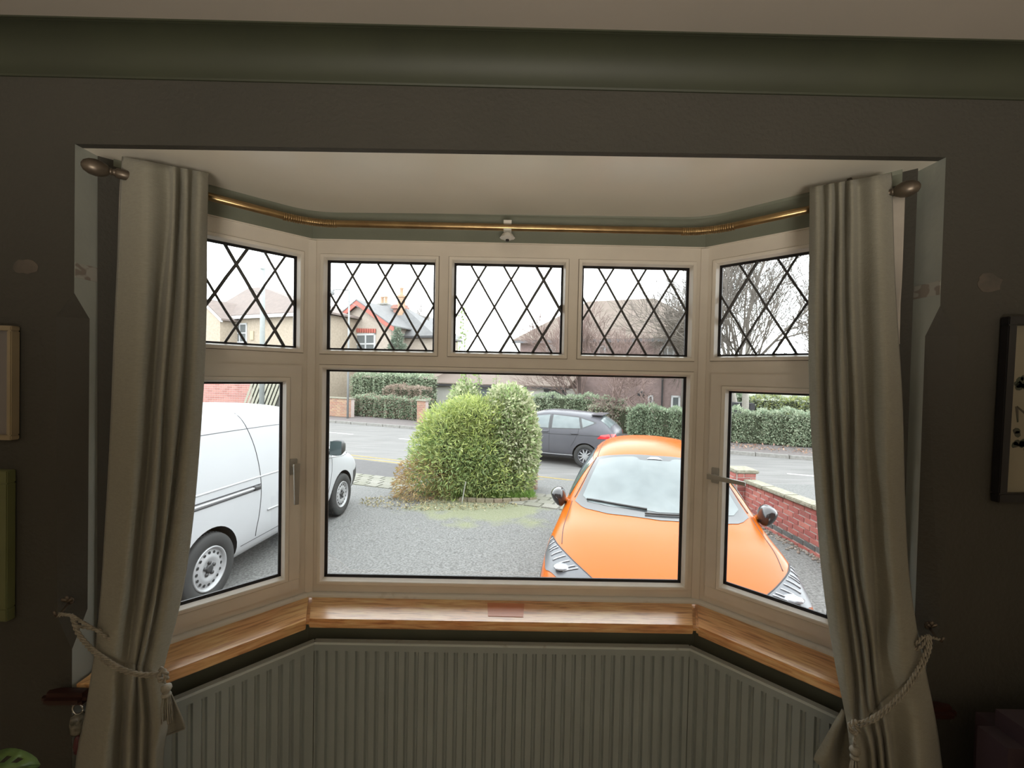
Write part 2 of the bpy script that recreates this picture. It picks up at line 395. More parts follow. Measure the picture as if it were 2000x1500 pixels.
def slab_with_holes(mb, P, outer, holes, o0, o1):
    S = sorted({outer[0], outer[1], *[h[0] for h in holes], *[h[1] for h in holes]})
    Zs = sorted({outer[2], outer[3], *[h[2] for h in holes], *[h[3] for h in holes]})
    for j in range(len(Zs)-1):
        i = 0
        while i < len(S)-1:
            def hole(i_): 
                sm, zm = (S[i_]+S[i_+1])/2, (Zs[j]+Zs[j+1])/2
                return any(h[0] < sm < h[1] and h[2] < zm < h[3] for h in holes)
            if hole(i): i += 1; continue
            k = i
            while k+1 < len(S)-1 and not hole(k+1): k += 1
            pbox(mb, P, S[i], S[k+1], o0, o1, Zs[j], Zs[j+1]); i = k+1
grow = lambda r, g: (r[0]-g, r[1]+g, r[2]-g, r[3]+g)
P0 = plane_fn(0)
win = struct(empty('window_1', (0, 0, ZS)))
win_inv = win.matrix_world.inverted()
def reparent(parent):
    bpy.context.view_layer.update()
# all window pieces are built in world space; parents sit at the origin so that no offset is needed
win.location = (0,0,0)
bigp = (-.6517,.6517,-.7501,.0037)
smalls = [(-.6517,-.2687,.0804,.3977),(-.1948,.1948,.0804,.3977),(.2687,.6517,.0804,.3977)]
mb = MB(); slab_with_holes(mb, P0, (-.688,.688,-.8037,.4667), [grow(bigp,.0195)]+[grow(s_,.0195) for s_ in smalls], 0, .034)
mb.build('window_frame', M_frame, win, bevel=0)
mb = MB()
for r_ in [bigp]+smalls:   # fine shadow line round each opening
    pass
for r_ in smalls: pane_unit(P0, r_, win, dict(pitch=.1185, h=.203, o=.027, sx=(.055,-.004), wob=.0006))
pane_unit(P0, bigp, win)
for sg, nm in ((-1,'window_2'),(1,'window_3')):
    wn = struct(empty(nm)); P = plane_fn(sg)
    up = (.048,.445,.0818,.3985); lowr = (.093,.385,-.7126,-.0429)
    mb = MB(); slab_with_holes(mb, P, (.012,SEND+.02,-.8037,.4667), [grow(up,.0195), (.052,.440,-.758,.004)], 0, .034); mb.build('window_frame', M_frame, wn)
    pane_unit(P, up, wn, dict(pitch=.1135, h=.203, o=.027, sx=((.0316,-.016) if sg < 0 else (.0574,.0026)), wob=.0015))
    mb = MB(); slab_with_holes(mb, P, (.036,.452,-.772,.018), [grow(lowr,.0195)], -.012, .024); sash = mb.build('sash', M_frame, wn, bevel=.0015)
    P2 = lambda s, o, z, P=P: P(s, o-.010, z)
    pane_unit(P2, lowr, wn)
    # handle: rose plate and lever
    h = empty('window_handle'); h.parent = wn
    hz = -.332 if sg < 0 else -.335; hs = .062
    mb = MB(); pbox(mb, P, hs-.0125, hs+.0125, -.020, -.012, hz-.028, hz+.026); mb.build('handle_plate', M_steel, h, bevel=.002)
    if sg < 0:
        mb = MB(); mb.tube([P(hs,-.018,hz+.004), P(hs,-.050,hz+.004)], .007, 10); pr_ = [(hs-.010,hz+.014),(hs+.010,hz+.014),(hs+.0065,hz-.125),(hs-.0065,hz-.125)]; mb.add([P(a_,o_,b_) for o_ in (-.045,-.055) for a_,b_ in pr_], [(0,1,2,3),(7,6,5,4),(0,4,5,1),(1,5,6,2),(2,6,7,3),(3,7,4,0)])
    else:
        mb = MB(); mb.tube([P(hs,-.018,hz-.002), P(hs,-.050,hz-.002)], .007, 10); pr_ = [(hs-.015,hz+.008),(hs-.015,hz-.010),(hs+.105,hz-.011),(hs+.105,hz+.001)]; mb.add([P(a_,o_,b_) for o_ in (-.045,-.055) for a_,b_ in pr_], [(0,1,2,3),(7,6,5,4),(0,4,5,1),(1,5,6,2),(2,6,7,3),(3,7,4,0)])
    mb.build('handle_lever', M_steel, h, angle=.6)
# corner cover strips
for sg, nm in ((-1,'trim_4'),(1,'trim_5')):
    mb = MB(); 
    nrm = Vector((sg*math.sin(A/2), math.cos(A/2), 0)); tan = Vector((math.cos(A/2), -sg*math.sin(A/2), 0))
    c0 = Vector((sg*EX, 0, 0))
    for z0, z1 in ((Z(-.803), Z(.463)),):
        pts = [c0 + tan*a_ + nrm*b_ for a_, b_ in ((-.0135,.0),(-.0125,-.010),(.0125,-.010),(.0135,.0),(.010,.04),(-.010,.04))]
        mb.prism([(p.x,p.y,z0) for p in pts], (0,0,z1-z0))
    struct(mb.build(nm, M_frame))
    mb = MB(); pts = [c0 + tan*a_ + nrm*b_ for a_, b_ in ((-.0152,-.0012),(.0152,-.0012),(.0152,.01),(-.0152,.01))]; mb.prism([(p.x,p.y,Z(-.803)) for p in pts], (0,0,1.27)); struct(mb.build(nm[:-1]+str(int(nm[-1])+8), M_joint_shadow))
for sg, nm in ((-1,'trim_14'),(1,'trim_15')):
    P = plane_fn(sg); mb = MB(); pbox(mb, P, .470, SEND+.03, -.010, .0, -.8037, .575); struct(mb.build(nm, M_wall))
# white round bead between frame and sill
mb = MB(); sweep(mb, bay_path(.0, Z(-.806)), [(0,-.006),(0,.010),(.006,.012),(.012,.009),(.0165,.003),(.0165,-.006)]); struct(mb.build('trim_6', M_white, angle=.9))
# caulk line between the frame head and green wall
mb = MB(); sweep(mb, bay_path(-.0, Z(.4667)), [(0,-.002),(0,.003),(.006,.002),(.006,-.001)]); struct(mb.build('trim_7', M_frame))
# ------------------------------------------------------------------ oak sill
SILL_O = .157
sillg = empty('window_sill'); tag(sillg, 'varnished oak window sill running round the bay below the panes', 'window sill')
T = .030
def sill_piece(poly, nm='sill_board', lab=None, m=M_wood, rot=0, org=None):
    """poly top corners; nosing: last edge pair handled by bevel"""
    mb = MB(); c0 = Vector(org if org else poly[0]); R = Matrix.Rotation(-rot, 4, 'Z')
    pts = [R @ (Vector(p)-c0) for p in poly]
    mb.prism([(p.x,p.y,0) for p in pts], (0,0,-T)); o = mb.build(nm, m, sillg, bevel=.011, angle=.8)
    o.location = (c0.x,c0.y,ZS); o.rotation_euler = (0,0,rot); return o
inn, outn = bay_path(-SILL_O, ZS, SEND), bay_path(.03, ZS, SEND)
hornY = -DW-.045
sill_piece([outn[1], outn[2], inn[2], inn[1]])
sill_piece([inn[2], outn[2], outn[3], side_pt(1,SEND+.03,.0,ZS), Vector((XR-.004,-DW+.03,ZS)), Vector((XR-.004,-DW-.001,ZS)), Vector((XR-.16,-DW+.012,ZS)), side_pt(1,SEND-.04,-SILL_O,ZS)], rot=-A)
sill_piece([outn[0], outn[1], inn[1], side_pt(-1,SEND-.04,-SILL_O,ZS), Vector((XL+.16,-DW+.012,ZS)), Vector((XL+.004,-DW-.001,ZS)), Vector((XL+.004,-DW+.03,ZS)), side_pt(-1,SEND+.03,.0,ZS)], rot=A)
for sg, X in ((-1, XL),(1, XR)):
    q = [(X-sg*.06,-DW-.002),(X+sg*.02,-DW-.002),(X+sg*.055,-DW-.016),(X+sg*.042,hornY+.0),(X-sg*.06,hornY+.004)]
    o = sill_piece([Vector((x,y,ZS-.001)) for x,y in q], 'sill_horn', m=M_darkwood); o['label'] = 'dark red stained end of the sill against the wall'
p = onZ(1012,1181,ZS+.0006); mb = MB(); q = [onZ(x,y,ZS+.0012) for x,y in ((952,1177),(1024,1179),(1022,1205),(953,1203))]
o = mb.prism(q, (0,0,-.0008)).build('repair_patch', M_redwood, sillg); o['label'] = 'dark red stained rectangle in the oak'
# ------------------------------------------------------------------ radiator
RO = -.105
zr_t = onY(985,1259,RO).z
rad = empty('radiator'); tag(rad, 'three-sided pale grey ribbed panel radiator under the bay sill', 'radiator')
RP = [Vector((p.x+(.027 if p.x < 0 else -.018), p.y, p.z)) for p in bay_path(RO, 0, SEND+.02)]
for i in range(3):
    a_, b_ = RP[i], RP[i+1]; L_ = (b_-a_).length; t = (b_-a_).normalized(); inn_ = Vector((t.y,-t.x,0))
    if i == 0: pass
    n = int(L_/.0333); mrg = (L_-n*.0333)/2
    def pt(s, o, z): q = a_ + t*s + inn_*o; return Vector((q.x,q.y,z))
    # fluted front sheet
    S = [(0,0),(mrg,0)]
    for k in range(n):
        s0 = mrg+k*.0333
        S += [(s0+.002,0),(s0+.006,-.010),(s0+.0125,-.010),(s0+.0165,.0),(s0+.031,.0)]
    S += [(L_-.002,0)]
    mb = MB(); zt, zb2 = zr_t-.030, .12
    for (s1_, o1_), (s2_, o2_) in zip(S[:-1], S[1:]):
        mb.quad(pt(s1_,o1_,zb2),pt(s2_,o2_,zb2),pt(s2_,o2_,zt),pt(s1_,o1_,zt))
        mb.quad(pt(s1_,o1_,zt),pt(s2_,o2_,zt),pt(s2_,-.012,zt),pt(s1_,-.012,zt))
    mb.build('ribbed_panel', M_rad, rad)
    mb = MB(); vs = [pt(s,o,z) for s in (0,L_) for o in (-.012,.0015) for z in (zr_t-.030,zr_t-.004)]
    F6 = [(0,1,3,2),(4,6,7,5),(0,4,5,1),(2,3,7,6),(0,2,6,4),(1,5,7,3)]
    mb.add(vs, F6)
    mb.add([pt(s,o,z) for s in (0,L_) for o in (-.024,-.012) for z in (zb2,zr_t-.02)], F6)
    mb.build('panel_band', M_rad, rad)
    mb = MB(); mb.add([pt(s,o,z) for s in (-.004,L_+.004) for o in (-.018,.005) for z in (zr_t-.008,zr_t)], F6)
    g_ = mb.build('top_rim', M_radtop, rad, bevel=.0015); g_['label'] = 'pale worn top edge of the radiator'
# ------------------------------------------------------------------ curtains
def linen_mat():
    m = mat('linen_curtain', (.31,.295,.235), .9, col2=(.27,.258,.205), scale=70, stretch=(1,1,4), bump=.3, bscale=200, sheen=.15, ramp=(.3,.7))
    nt = m.node_tree; b = nt.nodes['Principled BSDF']; o = nt.nodes['Material Output']
    ts = nt.nodes.new('ShaderNodeBsdfTranslucent'); ms = nt.nodes.new('ShaderNodeMixShader'); ms.inputs[0].default_value = .06
    ts.inputs[0].default_value = (.5,.45,.35,1)
    nt.links.new(b.outputs[0], ms.inputs[1]); nt.links.new(ts.outputs[0], ms.inputs[2]); nt.links.new(ms.outputs[0], o.inputs[0]); return m
M_linen = linen_mat()
M_lining = mat('curtain_lining', (.42,.38,.33), .9, scale=30)
M_rope = mat('cream_rope', (.34,.31,.25), .8, col2=(.22,.2,.155), scale=90)
def catmull(P, n):
    """P: list of tuples; n samples per span"""
    P = np.array(P, float); outp = []
    for i in range(len(P)-1):
        a, b, c, d = P[max(i-1,0)], P[i], P[i+1], P[min(i+2,len(P)-1)]
        for k in range(n):
            t = k/n; outp.append(.5*((2*b)+(-a+c)*t+(2*a-5*b+4*c-d)*t*t+(-a+3*b-3*c+d)*t**3))
    outp.append(P[-1]); return np.array(outp)
def curtain_sheet(levels, name, parent, ncol=6, nrow=5):
    """levels: (yL, yR, [x...], [Y depth...]) -> world sheet"""
    rows = []
    for yl, yr, xs, ys in levels:
        n = len(xs); k = np.linspace(0,1,n)
        rows.append(np.array([[x, yl+(yr-yl)*((x-xs[0])/(xs[-1]-xs[0])), Y] for x, Y in zip(xs, ys)]))
    rows = np.array(rows)                         # L x n x 3
    cols = np.array([catmull(rows[:,j], nrow) for j in range(rows.shape[1])]).transpose(1,0,2)
    fine = np.array([catmull(r, ncol) for r in cols])
    R, C_ = fine.shape[:2]; vs = []
    wr = np.random.default_rng(3)
    ph = wr.uniform(0,6,8)
    for i in range(R):
        for j in range(C_):
            x, y, Y = fine[i,j]
            Y += .0035*math.sin(i*.35+ph[0]+j*.21) + .0025*math.sin(i*.9+j*.13+ph[1])
            x += .8*math.sin(i*.5+ph[2]+j*.05)*(1 if 0 < j < C_-1 else .8)
            vs.append(onY(x, y, Y))
    fs = [(i*C_+j, i*C_+j+1, (i+1)*C_+j+1, (i+1)*C_+j) for i in range(R-1) for j in range(C_-1)]
    o = MB().add(vs, fs).build(name, M_linen, parent, smooth=True)
    md = o.modifiers.new('thickness', 'SOLIDIFY'); md.thickness = .003; md.offset = 0
    return o
def depths(n, outer, inner, amp, left=True):
    """edges and odd points forward (towards the room), even points back in the folds"""
    d = []
    for i in range(n):
        k = i/(n-1); base = outer+(inner-outer)*k
        k2 = 1.5 if (i in (0,1,2) if left else i in (n-1,n-2,n-3)) else .85; d.append(base + (-amp*.75*k2 if i % 2 == 1 else amp*.55*k2))
    return d
LC = empty('curtain'); tag(LC, 'grey-green linen curtain tied back at the left of the bay', 'curtain', 'curtains of the bay window')
LL = [(306,338,[240,285,328,341,351,364,375,389,406],(-.425,-.34,.018)),
      (420,440,[233,283,327,338,347,362,372,388,404],(-.43,-.345,.02)),
      (600,600,[226,280,311,329,342,358,370,386,403],(-.435,-.355,.022)),
      (800,800,[218,268,297,312,322,343,354,372,394],(-.445,-.37,.022)),
      (1000,1000,[207,254,280,298,312,326,334,352,379],(-.455,-.39,.022)),
      (1150,1150,[199,240,265,283,297,306,312,330,357],(-.47,-.43,.02)),
      (1262,1300,[187,222,250,262,270,277,284,298,321],(-.50,-.475,.012)),
      (1285,1325,[185,222,247,260,268,274,284,298,320],(-.50,-.48,.012)),
      (1390,1410,[168,214,240,254,268,278,290,308,327],(-.50,-.47,.022)),
      (1520,1520,[146,200,233,250,268,276,288,302,318],(-.50,-.46,.026)),
      (1930,1930,[130,190,228,248,268,280,292,310,330],(-.52,-.44,.028))]
o = curtain_sheet([(a,b,x,depths(9,*d)) for a,b,x,d in LL], 'curtain_cloth', LC)
o = curtain_sheet([(1322,1330,[300,308,316,322],[-.455,-.46,-.455,-.45]),(1370,1370,[300,316,330,341],[-.44,-.45,-.43,-.44]),(1428,1415,[304,322,342,361],[-.43,-.44,-.42,-.43]),(1446,1424,[300,322,344,360],[-.43,-.44,-.42,-.43])], 'curtain_hem', LC)
o = curtain_sheet([(345,350,[236,244],[-.40,-.40]),(450,450,[231,243],[-.40,-.40]),(560,560,[228,240],[-.40,-.40]),(660,660,[224,232],[-.40,-.40])], 'lining', LC); o.data.materials[0] = M_lining; o['label'] = 'pale lining edge'
RC = empty('curtain.001'); tag(RC, 'grey-green linen curtain tied back at the right of the bay', 'curtain', 'curtains of the bay window')
RL = [(366,338,[1583,1597,1611,1621,1630,1641,1651,1662,1676,1712,1740],(-.33,-.425,.018)),
      (480,470,[1581,1596,1609,1620,1631,1641,1651,1664,1678,1718,1745],(-.335,-.43,.02)),
      (600,600,[1580,1596,1608,1620,1631,1642,1652,1666,1681,1722,1750],(-.34,-.435,.022)),
      (800,800,[1583,1600,1612,1623,1633,1646,1657,1673,1690,1730,1762],(-.36,-.445,.022)),
      (1000,1000,[1595,1613,1626,1637,1648,1656,1664,1682,1702,1738,1768],(-.38,-.455,.022)),
      (1150,1120,[1610,1630,1647,1655,1664,1671,1677,1692,1709,1745,1774],(-.41,-.465,.02)),
      (1300,1220,[1632,1650,1665,1673,1682,1690,1698,1706,1716,1756,1789],(-.445,-.485,.018)),
      (1420,1290,[1656,1667,1677,1686,1694,1702,1710,1718,1728,1770,1802],(-.475,-.50,.012)),
      (1438,1315,[1658,1667,1679,1689,1698,1706,1715,1724,1734,1778,1808],(-.48,-.50,.012)),
      (1520,1500,[1662,1676,1697,1706,1716,1724,1732,1742,1752,1800,1840],(-.48,-.51,.024)),
      (1930,1930,[1665,1680,1704,1716,1730,1742,1756,1770,1784,1830,1870],(-.46,-.52,.028))]
o = curtain_sheet([(a,b,x,depths(11,*d,left=False)) for a,b,x,d in RL], 'curtain_cloth', RC)
o = curtain_sheet([(1385,1395,[1645,1652,1658,1668],[-.455,-.46,-.455,-.45]),(1430,1435,[1617,1632,1648,1668],[-.44,-.45,-.43,-.45]),(1475,1505,[1592,1616,1640,1668],[-.43,-.445,-.42,-.45]),(1484,1560,[1590,1614,1640,1668],[-.43,-.445,-.42,-.45])], 'curtain_hem', RC)
o = curtain_sheet([(385,380,[1735,1768],[-.40,-.41]),(500,500,[1742,1763],[-.40,-.41]),(600,600,[1747,1759],[-.40,-.41]),(672,672,[1752,1757],[-.40,-.41])], 'lining', RC); o.data.materials[0] = M_lining; o['label'] = 'pale lining edge'
# ------------------------------------------------------------------ rope tie-backs
def rope(parent, ctrl, R=.0030, name='rope', n=14, pitch=.011):
    P = catmull([tuple(p) for p in ctrl], n); P = [Vector(p) for p in P]
    # resample by arc length
    L = [0]; 
    for a_, b_ in zip(P[:-1], P[1:]): L.append(L[-1]+(b_-a_).length)
    N = max(8, int(L[-1]/.0025)); Q = []
    j = 0
    for i in range(N+1):
        s = L[-1]*i/N
        while j < len(L)-2 and L[j+1] < s: j += 1
        Q.append(P[j].lerp(P[j+1], (s-L[j])/max(L[j+1]-L[j],1e-9)))
    mb = MB()
    for st in range(2):
        pts = []; up = Vector((0,1,0))
        for i, q in enumerate(Q):
            t = (Q[min(i+1,N)]-Q[max(i-1,0)]).normalized(); a_ = t.cross(up).normalized() if abs(t.dot(up)) < .95 else t.cross(Vector((1,0,0))).normalized(); b_ = a_.cross(t)
            th = 2*math.pi*(L[-1]*i/N)/pitch/2 + math.pi*st
            pts.append(q + (a_*math.cos(th)+b_*math.sin(th))*R*.62)
        mb.tube(pts, R*.72, 5)
    return mb.build(name, M_rope, parent, smooth=True)
def tassel(parent, top, ln=.075, r=.012):
    mb = MB(); t = Vector(top)
    M_ = Matrix.Translation(t)
    mb.lathe([(.003,.0),(.010,-.004),(.0115,-.010),(.009,-.016),(.0065,-.02)], M_, 12); mb.build('tassel_knot', M_rope, parent, smooth=True)
    mb = MB()
    for k in range(26):
        th = random.uniform(0,6.28); rr = r*math.sqrt(random.random()); 
        p0 = t+Vector((math.cos(th)*rr*.5, math.sin(th)*rr*.5, -.018)); p1 = t+Vector((math.cos(th)*rr, math.sin(th)*rr, -.018-ln*.5)); p2 = t+Vector((math.cos(th)*rr*1.05+.002, math.sin(th)*rr*1.05, -.018-ln+random.uniform(0,.01)))
        mb.tube([p0,p1,p2], .0013, 4)
    o = mb.build('tassel_fringe', M_rope, parent, smooth=True); o['kind'] = 'stuff'
    mb = MB(); mb.lathe([(.0085,-.022),(.0105,-.026),(.0085,-.030)], M_, 12); mb.build('tassel_band', M_rope, parent, smooth=True)
def hook(px, py, label, g):
    e = empty('tieback_hook'); tag(e, label.replace('brass','dark brass'), 'hook', g)
    b = onY(px, py, -DW)
    mb = MB(); M_ = frameM(b, Vector((1,0,0)), Vector((0,0,1)), Vector((0,-1,0)))
    mb.lathe([(.010,0),(.010,.003),(.006,.006)], M_, 12)
    for k in range(3):
        th = math.pi/2 + (k-1)*1.0
        mb.tube([b+Vector((0,-.006,.0)), b+Vector((math.cos(th)*.010,-.009,math.sin(th)*.010)), b+Vector((math.cos(th)*.014,-.012,math.sin(th)*.016))], [.004,.0045,.003], 6)
    mb.build('hook_rose', M_pewter, e, smooth=True)
    mb = MB(); mb.tube([b+Vector((0,-.004,-.004)), b+Vector((0,-.022,-.018)), b+Vector((0,-.036,-.020)), b+Vector((0,-.040,-.006))], .0028, 8); mb.build('hook_arm', M_pewter, e, smooth=True)
    return b+Vector((0,-.030,-.018))
hl = hook(139,1172,'small brass tieback hook on the wall left of the bay','tieback hooks')
TL_ = empty('curtain_tieback'); tag(TL_, 'twisted cream rope tieback with tassel round the left curtain', 'tieback')
oy = lambda x, y, Y: onY(x, y, Y)
rope(TL_, [hl, oy(141,1203,-.49), oy(160,1215,-.50), oy(196,1236,-.51), oy(230,1262,-.50)])
rope(TL_, [hl+Vector((-.004,0,-.006)), oy(137,1202,-.49), oy(150,1222,-.50), oy(170,1226,-.50), oy(200,1232,-.49)])
rope(TL_, [oy(139,1200,-.49), oy(150,1235,-.50), oy(170,1262,-.51), oy(195,1285,-.52), oy(220,1302,-.525), oy(250,1315,-.525), oy(285,1321,-.515), oy(318,1319,-.505)])
rope(TL_, [oy(142,1202,-.492), oy(155,1237,-.502), oy(176,1262,-.512), oy(200,1281,-.522), oy(224,1297,-.527), oy(252,1310,-.527), oy(285,1316,-.517), oy(318,1313,-.505)])
rope(TL_, [oy(312,1306,-.51), oy(322,1312,-.515), oy(326,1324,-.515), oy(316,1330,-.515), oy(311,1320,-.515), oy(320,1310,-.515)], R=.0042)
tassel(TL_, oy(325,1336,-.515), .075)
hr = hook(1812,1221,'small brass tieback hook on the wall right of the bay','tieback hooks')
TR_ = empty('curtain_tieback.001'); tag(TR_, 'twisted cream rope tieback with tassel round the right curtain', 'tieback')
rope(TR_, [hr, oy(1806,1243,-.49), oy(1794,1253,-.50), oy(1784,1262,-.49)])
rope(TR_, [oy(1809,1246,-.49), oy(1800,1262,-.50), oy(1786,1270,-.495)])
rope(TR_, [oy(1815,1240,-.485), oy(1817,1262,-.50), oy(1808,1290,-.51), oy(1792,1318,-.52), oy(1770,1350,-.525), oy(1742,1381,-.53), oy(1712,1404,-.525), oy(1690,1415,-.52), oy(1668,1421,-.51)])
rope(TR_, [oy(1811,1240,-.485), oy(1811,1262,-.502), oy(1800,1290,-.512), oy(1786,1316,-.522), oy(1767,1344,-.527), oy(1740,1374,-.532), oy(1710,1397,-.527), oy(1688,1408,-.522), oy(1666,1414,-.51)])
rope(TR_, [oy(1672,1408,-.515), oy(1660,1416,-.52), oy(1664,1430,-.52), oy(1676,1428,-.52), oy(1670,1412,-.52)], R=.0042)
rope(TR_, [oy(1670,1428,-.52), oy(1669,1445,-.52), oy(1668,1458,-.52)])
tassel(TR_, oy(1670,1458,-.52), .08)
# ------------------------------------------------------------------ curtain pole bent round the bay
CP = empty('curtain_pole'); tag(CP, 'antique brass curtain pole bent round the bay under its ceiling', 'curtain pole')
ZP = Z(.489)
pp = round_path(-.10, ZP, R=.09, send=.485); pp[0] = pp[0] + (pp[0]-pp[1]).normalized()*.022
mb = MB(); mb.tube(pp, .0105, 12); mb.build('pole', M_brass, CP, smooth=True)
mb = MB(); pp2 = round_path(-.078, ZP+.016, R=.09, send=.475); mb.tube(pp2, .0045, 6); mb.build('rail', M_brass, CP, smooth=True)
for i in (1, 2):
    path = round_path(-.10, ZP, R=.085)
    seg = path[1:10] if i == 1 else path[10:19]
    C2 = catmull([tuple(p) for p in seg], 3)
    mb = MB()
    for k in range(0, len(C2)-1, 1):
        p, q = Vector(C2[k]), Vector(C2[k+1]); t = (q-p).normalized()
        M_ = frameM(p, t.cross(Vector((0,0,1))).normalized(), Vector((0,0,1)), t)
        mb.lathe([(.0115,0),(.0132,.0015),(.0132,.0035),(.0115,.005)], M_, 12, cap=False)
    mb.build('flexible_joint', M_brass, CP, smooth=True)
for k, (sg, dz) in enumerate(((-1,0.006),(1,-.0))):
    p = pp[0] if sg < 0 else pp[-1]; t = ((pp[0]-pp[1]) if sg < 0 else (pp[-1]-pp[-2])).normalized()
    M_ = frameM(p, t.cross(Vector((0,0,1))).normalized(), Vector((0,0,1)), t)
    mb = MB(); mb.lathe([(.0105,-.03),(.0125,-.028),(.0125,.004),(.009,.006),(.007,.012),(.009,.014),(.0085,.018)], M_, 14); mb.build('finial_collar', M_pewter, CP, smooth=True)
    mb = MB(); mb.lathe([(.006,.016),(.013,.021),(.0185,.031),(.0205,.042),(.0185,.054),(.012,.064),(.004,.068)], M_, 18); mb.build('finial', M_pewter, CP, smooth=True)
    q = p - t*.045
    wall = q + Vector((t.y, -t.x, 0))*(-.0)
    mb = MB(); mb.tube([q+Vector((0,0,-.012)), q+Vector((0,0,.0)), q + Vector((sg*.0, .03, .035)), q+Vector((0,.045,.072))], .006, 8); M2 = Matrix.Translation(q); mb.lathe([(.0135,-.014),(.0135,.002)], M2, 12)
    mb.build('bracket', M_pewter, CP, smooth=True)
cb = Vector((onY(991,462,-.10).x, -.10, ZP))
mb = MB(); mb.box(cb.x-.013, cb.x+.013, -.118, -.004, ZP+.009, ZP+.019); mb.box(cb.x-.013, cb.x+.013, -.118, -.09, ZP-.014, ZP-.009)
mb.lathe([(.004,-.014),(.018,-.022),(.026,-.034),(.020,-.036),(.006,-.042)], Matrix.Translation(cb), 10); o = mb.build('bracket', M_white, CP, angle=.5); o['label'] = 'pale shell-shaped centre bracket'
mb = MB(); mb.lathe([(.006,-.040),(.006,-.046)], Matrix.Translation(cb+Vector((0,-.004,0))), 10); mb.build('screw', M_gasket, CP)
# ------------------------------------------------------------------ pictures on the wall
M_pic1 = mat('gilt_frame', (.30,.24,.15), .5, scale=20); M_pic2 = mat('olive_frame', (.13,.14,.055), .6, scale=15)
M_mount = mat('picture_mount', (.20,.18,.17), .7, scale=10); M_black = mat('black_frame', (.012,.011,.012), .4)
M_print = mat('aged_print_paper', (.26,.23,.165), .7, col2=(.21,.185,.13), scale=6)
def picture(name, label, corners, wd, fm, im, depth=.022, inner_off=.006):
    """corners: photo points TL,TR,BR,BL on the wall plane"""
    e = empty('picture_frame'); tag(e, label, 'picture')
    P_ = [onY(x,y,-DW) for x,y in corners]
    ex = (P_[1]-P_[0]); W_ = ex.length; ex = ex.normalized(); ez = Vector((0,-1,0)); ey = ez.cross(ex)*1; H_ = (P_[3]-P_[0]).length
    if ey.z > 0: pass
    up_ = (P_[0]-P_[3]).normalized()
    M_ = frameM(P_[3], ex, up_, ez)
    T_ = lambda x,y,z: M_ @ Vector((x,y,z))
    mb = MB()
    for x0,x1,y0,y1 in ((0,W_,0,wd),(0,W_,H_-wd,H_),(0,wd,wd,H_-wd),(W_-wd,W_,wd,H_-wd)):
        mb.box(x0,x1,y0,y1,.002,depth,M_)
    mb.build('frame_moulding', fm, e, bevel=.002)
    mb = MB(); mb.box(wd,W_-wd,wd,H_-wd,.002,inner_off,M_); mb.build('print', im, e)
    return e, T_, W_, H_
picture('p','thin gilt-edged picture cut off by the left side of the view', [(-170,632),(42,638),(44,841),(-170,852)], .012, M_pic1, M_mount)
picture('p','wide olive-green picture frame, lower one on the left wall', [(-190,910),(34,916),(36,1187),(-190,1200)], .032, M_pic2, M_mount)
e, T_, W_, H_ = picture('p','black framed botanical print on the right wall', [(1952,620),(2190,618),(2180,985),(1931,977)], .022, M_black, M_print)
M_ink = mat('botanical_ink', (.035,.05,.03), .7, scale=30, col2=(.06,.05,.035))
mb = MB()
def leafblob(cx, cy, r):
    n = 9; mb.prism([T_(cx+math.cos(k*6.283/n)*r*random.uniform(.7,1.1), cy+math.sin(k*6.283/n)*r*random.uniform(.6,1), .0062) for k in range(n)], (0,-.0006,0))
for (x,y) in [(.085,.34),(.075,.30),(.06,.29),(.10,.30),(.06,.16),(.08,.14),(.10,.15),(.12,.12),(.14,.33),(.15,.25),(.13,.2),(.17,.17)]:
    for k in range(5): leafblob(x+random.uniform(-.014,.014), y+random.uniform(-.018,.018), .010)
for a_, b_ in (((.16,.04),(.10,.20)),((.10,.20),(.05,.24)),((.10,.20),(.13,.36)),((.10,.20),(.075,.16)),((.05,.24),(.055,.20)),((.10,.2),(.16,.3))):
    a_, b_ = Vector((*a_,.0063)), Vector((*b_,.0063)); d = (b_-a_).normalized(); nn = Vector((-d.y,d.x,0))*.0035
    mb.prism([T_(*(a_-nn)),T_(*(a_+nn)),T_(*(b_+nn*.5)),T_(*(b_-nn*.5))], (0,-.0006,0))
o = mb.build('botanical_drawing', M_ink, e); 
# ------------------------------------------------------------------ worn marks of old wallpaper and filler
M_plaster = mat('bare_filler', (.115,.092,.072), .8, col2=(.07,.062,.05), scale=14, ramp=(.4,.62))
M_border = mat('wallpaper_border_remnant', (.38,.37,.33), .8, col2=(.24,.21,.18), scale=34, stretch=(1,1,1.6), ramp=(.45,.52), detail=1)
def patch(nm, cx, cy, w_, h_, Y, m=M_plaster):
    n = 18; pts = [onY(cx+w_*math.cos(k*6.283/n)*random.uniform(.75,1), cy+h_*math.sin(k*6.283/n)*random.uniform(.7,1), Y) for k in range(n)]
    struct(MB().prism(pts, (0,-.0008,0)).build(nm, m))
patch('trim_8', 50, 521, 30, 17, -DW); patch('trim_9', 1932, 553, 28, 22, -DW)
def reveal_strip(nm, side, y0, y1, ya, yb_):
    X = XL if side < 0 else XR
    za = onY(143 if side<0 else 1842, y0, -DW).z; zb_ = onY(143 if side<0 else 1842, y1, -DW).z
    struct(MB().box(X-.0012 if side>0 else X-.004, X+.004 if side>0 else X+.0012, ya, yb_, zb_, za).build(nm, M_border))
def rx_at(z, rows):
    for a_, b_ in zip(rows[:-1], rows[1:]):
        if a_[0] <= z <= b_[0]: k = (z-a_[0])/max(b_[0]-a_[0],1e-6); return a_[3]+(b_[3]-a_[3])*k
    return rows[-1][3]
